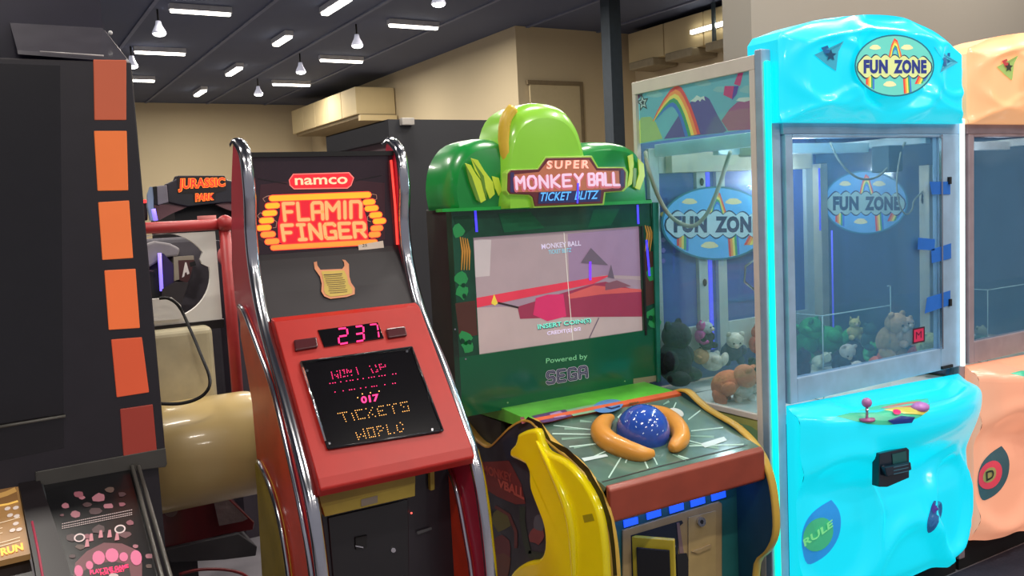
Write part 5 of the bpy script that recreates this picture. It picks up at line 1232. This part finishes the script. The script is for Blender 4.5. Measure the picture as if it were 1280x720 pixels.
# board with round cut-out: ring of quads between circle and rectangle
def cutboard(x0, x1, z0, z1, cx, cz, r, y, th, mt):
    m = MB(); n = 48
    def rect(an):
        dx, dz = math.cos(an), math.sin(an); t_ = 1e9
        if dx > 1e-6: t_ = min(t_, (x1-cx)/dx)
        if dx < -1e-6: t_ = min(t_, (x0-cx)/dx)
        if dz > 1e-6: t_ = min(t_, (z1-cz)/dz)
        if dz < -1e-6: t_ = min(t_, (z0-cz)/dz)
        return (cx+dx*t_, cz+dz*t_)
    angs = sorted([2*PI*k_/n for k_ in range(n)]+[math.atan2(z-cz, x-cx) % (2*PI) for x in (x0, x1) for z in (z0, z1)])
    N = len(angs); vs = []
    for an in angs:
        a_, b_ = rect(an); rr_ = r*(1.0 if not (.15 < an < .45) else .86)
        c0, d0 = cx+rr_*math.cos(an), cz+rr_*math.sin(an)
        vs += [(a_, y, b_), (c0, y, d0), (a_, y+th, b_), (c0, y+th, d0)]
    fs = []
    for i in range(N):
        p_ = 4*i; q_ = 4*((i+1) % N)
        fs += [(p_, q_, q_+1, p_+1), (p_+2, p_+3, q_+3, q_+2), (p_+1, q_+1, q_+3, p_+3), (p_, p_+2, q_+2, q_)]
    m.add(vs, fs, mt); return m
zl = at(280, 402, y=YR).z
cutboard(.30, x1b-.015, zl+.01, zt0-.015, cc.x, cc.z, rc, YR, .02, wht).build('side_board', T)
m = MB(); m.tube([(x0b, YR, zt0+.01), (x1b+.01, YR, zt0+.01)], .021, redt, n=12); m.build('top_tube', T)
m = MB(); m.tube([(x1b+.02, YR, zt0+.02), (x1b+.02, YR, .72)], .022, redt, n=12); m.build('corner_tube', T)
m = MB(); m.ball((x1b+.022, YR-.01, zt0+.012), .032, redt); m.build('tube_joint', T)
m = MB(); m.tube([(x1b-.035, YR+.03, zt0+.01), (x1b-.035, YR+.03, zt0+.045)], .034, M('pink_padding', (190, 110, 106), rough=.7), n=14); m.build('padding_roll', T)
m = MB(); m.box(.3, x1b-.01, YR-.004, YR+.03, zl-.022, zl+.01, M('black_gap_trim', (24, 20, 24), rough=.5)); m.build('board_trim', T)
m = MB(); pts = [(172, 375), (186, 374), (215, 372), (226, 381), (229, 395), (225, 399), (172, 403)]; m.pp(PY(YR-.01), pts, wht, 0, .012); m.build('lower_fin', T)
bx = at(262, 410, y=YR); zbox = at(262, 405, y=YR).z
lav_ = M('booth_lilac_gap', (92, 74, 100), rough=.5)
MB().box(.2, x1b-.03, YR+.02, YR+.3, zbox-.02, zl-.02, lav_).build('gap_shelf', T)
MB().box(.2, bx.x, YR-.06, YR+.3, .70, zbox, M('cream_box_plastic', (200, 190, 160), rough=.4, coat=.2)).build('cream_box', T, bevel=.025, seg=4)
# big roll
pR = at(322, 555, y=YR-.25); rad = .185
m = MB(); zc = at(260, 562, y=YR-.25).z
m.tube([(.1, YR-.25, zc), (pR.x-.035, YR-.25, zc), (pR.x-.015, YR-.25, zc), (pR.x, YR-.25, zc)], [rad, rad, rad*.985, rad*.93], M('cream_roll_vinyl', (196, 170, 112), rough=.35, coat=.3, var=.05, scale=4), n=40); m.build('cream_roll', T)
MB().box(.25, .55, YR+.5, YR+.7, 0, 1.3, M('booth_shadow_body', (70, 60, 50), rough=.7)).build('lower_body', T)
MB().box(x1b+.045, x1b+.065, YR+.12, YR+.14, .6, 1.3, M('lilac_tube_light', (150, 130, 220), emit=.6)).build('lilac_light', T)
m = MB(); m.ball(at(296, 386, y=YR+.1), .006, E('tiny_red_lamp', (255, 60, 70), 1.6)); m.build('indicator', T)
# black cable
cbl = MB(); Q = [(199, 373), (210, 373), (221, 380), (229, 392), (236, 408), (244, 426), (253, 448), (261, 468), (262, 482), (255, 493), (243, 500), (228, 504), (213, 505), (190, 504)]
cbl.tube(smoothc([(*at(u, v, y=YR-.10 if v < 400 else YR-.47 if v > 480 else YR-.10-.37*(v-400)/80),) for u, v in Q]), .0055, matte, n=8)
tag(cbl.build('power_cable'), 'loose black cable looping down over the cream box and roll', 'cable')
# red wedge pedestal with clear wrap, grey plinth
T = thing('ride_pedestal', 'dark red wedge pedestal with clear plastic wrap under the cream roll', 'pedestal', (.7, 3.6, 0))
YW = 3.5; WP = PY(YW)
c22 = crop(170, 480, 3)
wn = M('wine_red_gloss', (84, 20, 26), rough=.25, coat=.5)
m = MB(); q = c22((60, 440), (285, 400), (330, 410), (445, 520), (440, 548), (330, 565), (160, 610), (90, 615)); m.pp(WP, q, wn, 0, .35); pd = m.build('wedge', T, bevel=.004)
m = MB(); m.pp(PY(YW-.012), c22((285, 412), (320, 408), (420, 505), (400, 515), (312, 532)), M('crinkled_clear_wrap', (120, 104, 104), rough=.12, coat=.8, metal=.3, bump=.8, scale=30), 0, .004); m.build('plastic_wrap', pd)
m = MB(); m.ell(PY(YW-.01), c22((130, 472))[0], 9, 9, M('dim_round_lamp', (98, 76, 72), rough=.5), 0, th=.006); m.build('round_badge', pd)
m = MB(); m.pp(WP, c22((110, 620), (385, 560), (455, 610), (450, 645), (330, 660), (130, 670)), M('grey_plinth', (52, 50, 54), rough=.5), .02, .3); m.build('plinth', T, bevel=.004)
MB().box(.35, .62, 3.6, 3.8, 0, .36, M('dark_footing', (40, 38, 42), rough=.6)).build('footing', T)
m = MB(); m.tube(smoothc([(*at(u, v, y=3.4),) for u, v in ((224, 718), (250, 712), (280, 712), (300, 716), (310, 722))]), .006, M('red_hose', (120, 30, 34), rough=.4)); tag(m.build('floor_hose'), 'thin dark red hose curled on the floor at the bottom edge', 'hose')

# ================================================================== FAR MACHINES
YJ = 5.6
T = thing('arcade_cabinet', 'dark arched arcade machine with orange red dinosaur park title sign, far left', 'arcade machine', (1.2, YJ+.5, 0))
JP = PY(YJ); c23 = crop(160, 200, 7.2)
navy = M('deep_violet_panel', (40, 34, 48), rough=.4, coat=.2, var=.2, scale=6)
m = MB(); q = c23((350, 215), (430, 180), (445, 140), (870, 140), (890, 180), (960, 195), (1090, 225), (1090, 400), (900, 380), (700, 400), (540, 420), (440, 400), (360, 380)); m.pp(JP, q, navy, 0, .1); ar = m.build('marquee_arch', T, bevel=.006)
a = MB(); fo1 = E('jungle_title_yellow', (255, 130, 40), .9); fo2 = E('jungle_title_red', (220, 40, 36), .85)
a.pp(JP, c23((440, 150), (870, 145), (885, 270), (790, 300), (785, 370), (600, 385), (590, 300), (450, 300)), P('title_shadow', (26, 12, 16)), .004)
a.text(JP, 'JURASSIC', c23((455, 165), (875, 155), (880, 262), (450, 292)), fo1, .008, bold=.075); a.text(JP, 'JURASSIC', c23((460, 170), (870, 160), (875, 257), (455, 287)), fo2, .012, bold=.012, sp=1.04)
a.text(JP, 'PARK', c23((605, 300), (780, 295), (775, 360), (605, 378)), fo1, .008, bold=.09); a.text(JP, 'PARK', c23((610, 305), (776, 300), (771, 355), (610, 372)), fo2, .012, bold=.01, sp=1.04)
a.build('title_print', ar)
m = MB(); m.pp(JP, c23((380, 400), (540, 420), (400, 480), (360, 500), (250, 560), (250, 400)), M('dusty_rose_panel', (116, 78, 84), rough=.5), -.02, .04); m.pp(JP, c23((790, 400), (930, 370), (1000, 420), (1000, 480), (880, 440)), MC['dusty_rose_panel'], -.02, .04); m.build('arch_underside', T)
xj0, xj1 = at(195, 260, y=YJ).x, at(300, 260, y=YJ).x
MB().box(xj0+.12, xj1+.1, YJ+.1, YJ+1.0, 0, 1.75, M('machine_shadow_black', (22, 20, 26), rough=.6)).build('cabin', T)
m = MB(); m.pp(PY(YJ-.1), c23((180, 310), (205, 240), (235, 250), (230, 420), (250, 545), (205, 545), (180, 420)), M('pale_blue_upright', (140, 158, 186), rough=.4), 0, .05); m.build('upright', T)
m = MB(); m.pp(PY(YJ-.12), c23((262, 235), (350, 225), (365, 380), (270, 405)), M('grey_speaker_plate', (128, 122, 134), rough=.4), 0, .06); m.pp(PY(YJ-.11), c23((225, 240), (262, 235), (285, 410), (240, 400)), matte, 0, .05); m.build('speaker_pod', T, bevel=.004)
m = MB(); m.tube([PY(YJ-.16).px(q) for q in c23((228, 440), (250, 545))], .012, E('violet_tube_light', (130, 110, 255), 1.6)); m.build('violet_light', T)
# things seen through the round cut-out
YV = 4.6
T = thing('arcade_cabinet', 'dark machine with a vertical violet light tube seen through the round cut-out', 'arcade machine', (.8, YV+.4, 0))
c24 = crop(165, 270, 4.8)
MB().box(.45, 1.02, YV+.05, YV+.5, 0, 1.52, M('dim_grey_cabinet', (74, 70, 78), rough=.6)).build('body', T, bevel=.02)
m = MB(); m.pp(PY(YV), c24((20, 190), (140, 150), (230, 165), (290, 195), (280, 240), (200, 250), (100, 310), (20, 330)), M('grey_hood', (132, 126, 130), rough=.5), 0, .08); m.build('hood', T, bevel=.01)
m = MB(); m.pp(PY(YV-.02), c24((160, 225), (190, 225), (248, 290), (250, 400), (180, 440)), M('indigo_wing', (46, 36, 76), rough=.4), 0, .03); m.build('screen_wing', T)
m = MB(); m.tube([PY(YV-.05).px(q) for q in c24((165, 222), (178, 450))], .009, E('violet_tube_light', (1, 1, 1))); m.build('violet_light', T)
m = MB(); m.pp(PY(YV-.01), c24((250, 245), (370, 238), (372, 262), (278, 266), (285, 380), (252, 390)), M('cream_machine_frame', (150, 140, 124), rough=.5), 0, .03); m.build('frame', T)
a = MB(); a.pp(PY(YV), c24((278, 266), (375, 262), (345, 380), (330, 400), (285, 385)), P('sign_brown', (74, 40, 42)), .012, .01); a.text(PY(YV), 'A', c24((303, 280), (342, 276), (345, 345), (300, 370)), P('sign_cream_letter', (206, 196, 190), .4, .2), .014, bold=.08)
a.pp(PY(YV), c24((345, 280), (378, 270), (385, 295), (350, 305)), matte, .013); a.build('sign', T)
m = MB(); m.pp(PY(YV-.03), c24((60, 330), (150, 320), (165, 440), (190, 500), (60, 520)), matte, 0, .03); m.pp(PY(YV-.05), c24((95, 325), (130, 325), (130, 332), (95, 332)), chrome, 0, .01); m.build('control_panel', T)
m = MB(); m.pp(PY(YV-.06), c24((180, 440), (260, 395), (340, 400), (300, 520), (180, 520)), M('dim_floor_unit', (46, 40, 44), rough=.5), 0, .03); m.build('seat', T)
# slim red-lit machine left of the arch and coloured shelf right of the booth
T = thing('arcade_cabinet', 'slim dark machine with a red lamp on top beside the black cabinet', 'arcade machine', (.95, 6, 0))
m = MB(); m.pp(PY(6.0), c23((90, 380), (175, 375), (180, 545), (85, 545)), M('slim_machine_dark', (36, 24, 34), rough=.5), 0, .3); m.build('body', T, bevel=.01)
m = MB(); m.ell(PY(5.98), c23((150, 372))[0], 3.6, 2.2, E('red_beacon', (255, 60, 60), 1.2), 0, th=.05); m.pp(PY(5.98), c23((110, 400), (128, 398), (130, 545), (112, 545)), M('coral_stripe', (190, 86, 70), emit=.3), 0, .02); m.build('red_lamp', T)
T = thing('prize_stack', 'pinkish red toys and machine parts glimpsed between the red tube and the red cabinet', 'prize display', (1.1, 4.6, 0))
for i, (u, v, r_, col) in enumerate(((285, 320, .05, (206, 110, 108)), (282, 307, .03, (30, 22, 28)), (288, 345, .04, (120, 60, 70)), (290, 365, .04, (58, 50, 60)))):
    m = MB(); p_ = at(u, v, y=4.3); m.ball(p_, (r_, r_*.8, r_*1.1), M('toy_tone_%d' % i, col, rough=.7)); m.build('soft_toy', T)
MB().box(1.0, 1.25, 4.4, 4.6, 0, 1.5, M('shelf_dark', (60, 52, 62), rough=.6)).build('shelf', T)

# dark booth with a front wall
T = thing('dark_booth', 'large charcoal booth behind the red cabinet with a white box on its top edge', 'booth', (3.1, 6.6, 0))
ch_ = M('charcoal_booth_panel', (48, 49, 54), rough=.6, var=.06, scale=2)
MB().box(2.60, 3.9, 6.0, 6.06, 0, 2.27, ch_).build('front_wall', T)
MB().box(2.60, 2.66, 6.06, 7.35, 2.12, 2.27, ch_).build('side_lintel', T)
MB().box(2.58, 2.66, 7.22, 7.35, 0, 2.12, ch_).build('side_post', T)
MB().box(2.66, 2.70, 6.1, 7.22, 0, 2.12, M('rosy_grey_board', (132, 108, 112), rough=.6, var=.1, scale=2)).build('inner_board', T)
MB().box(2.60, 3.9, 6.06, 7.35, 2.262, 2.27, ch_).build('roof', T)
pw = at(499, 148, y=6.0); pw2 = at(515, 157, y=6.0)
MB().box(pw.x, pw2.x, 5.95, 6.0, pw2.z, pw.z, M('white_fixture', (186, 180, 172), rough=.5)).build('white_box', T, bevel=.004)
MB().box(2.50, 2.60, 6.1, 7.2, 1.0, 1.06, M('rosy_grey_board', (1, 1, 1))).build('inner_ledge', T)
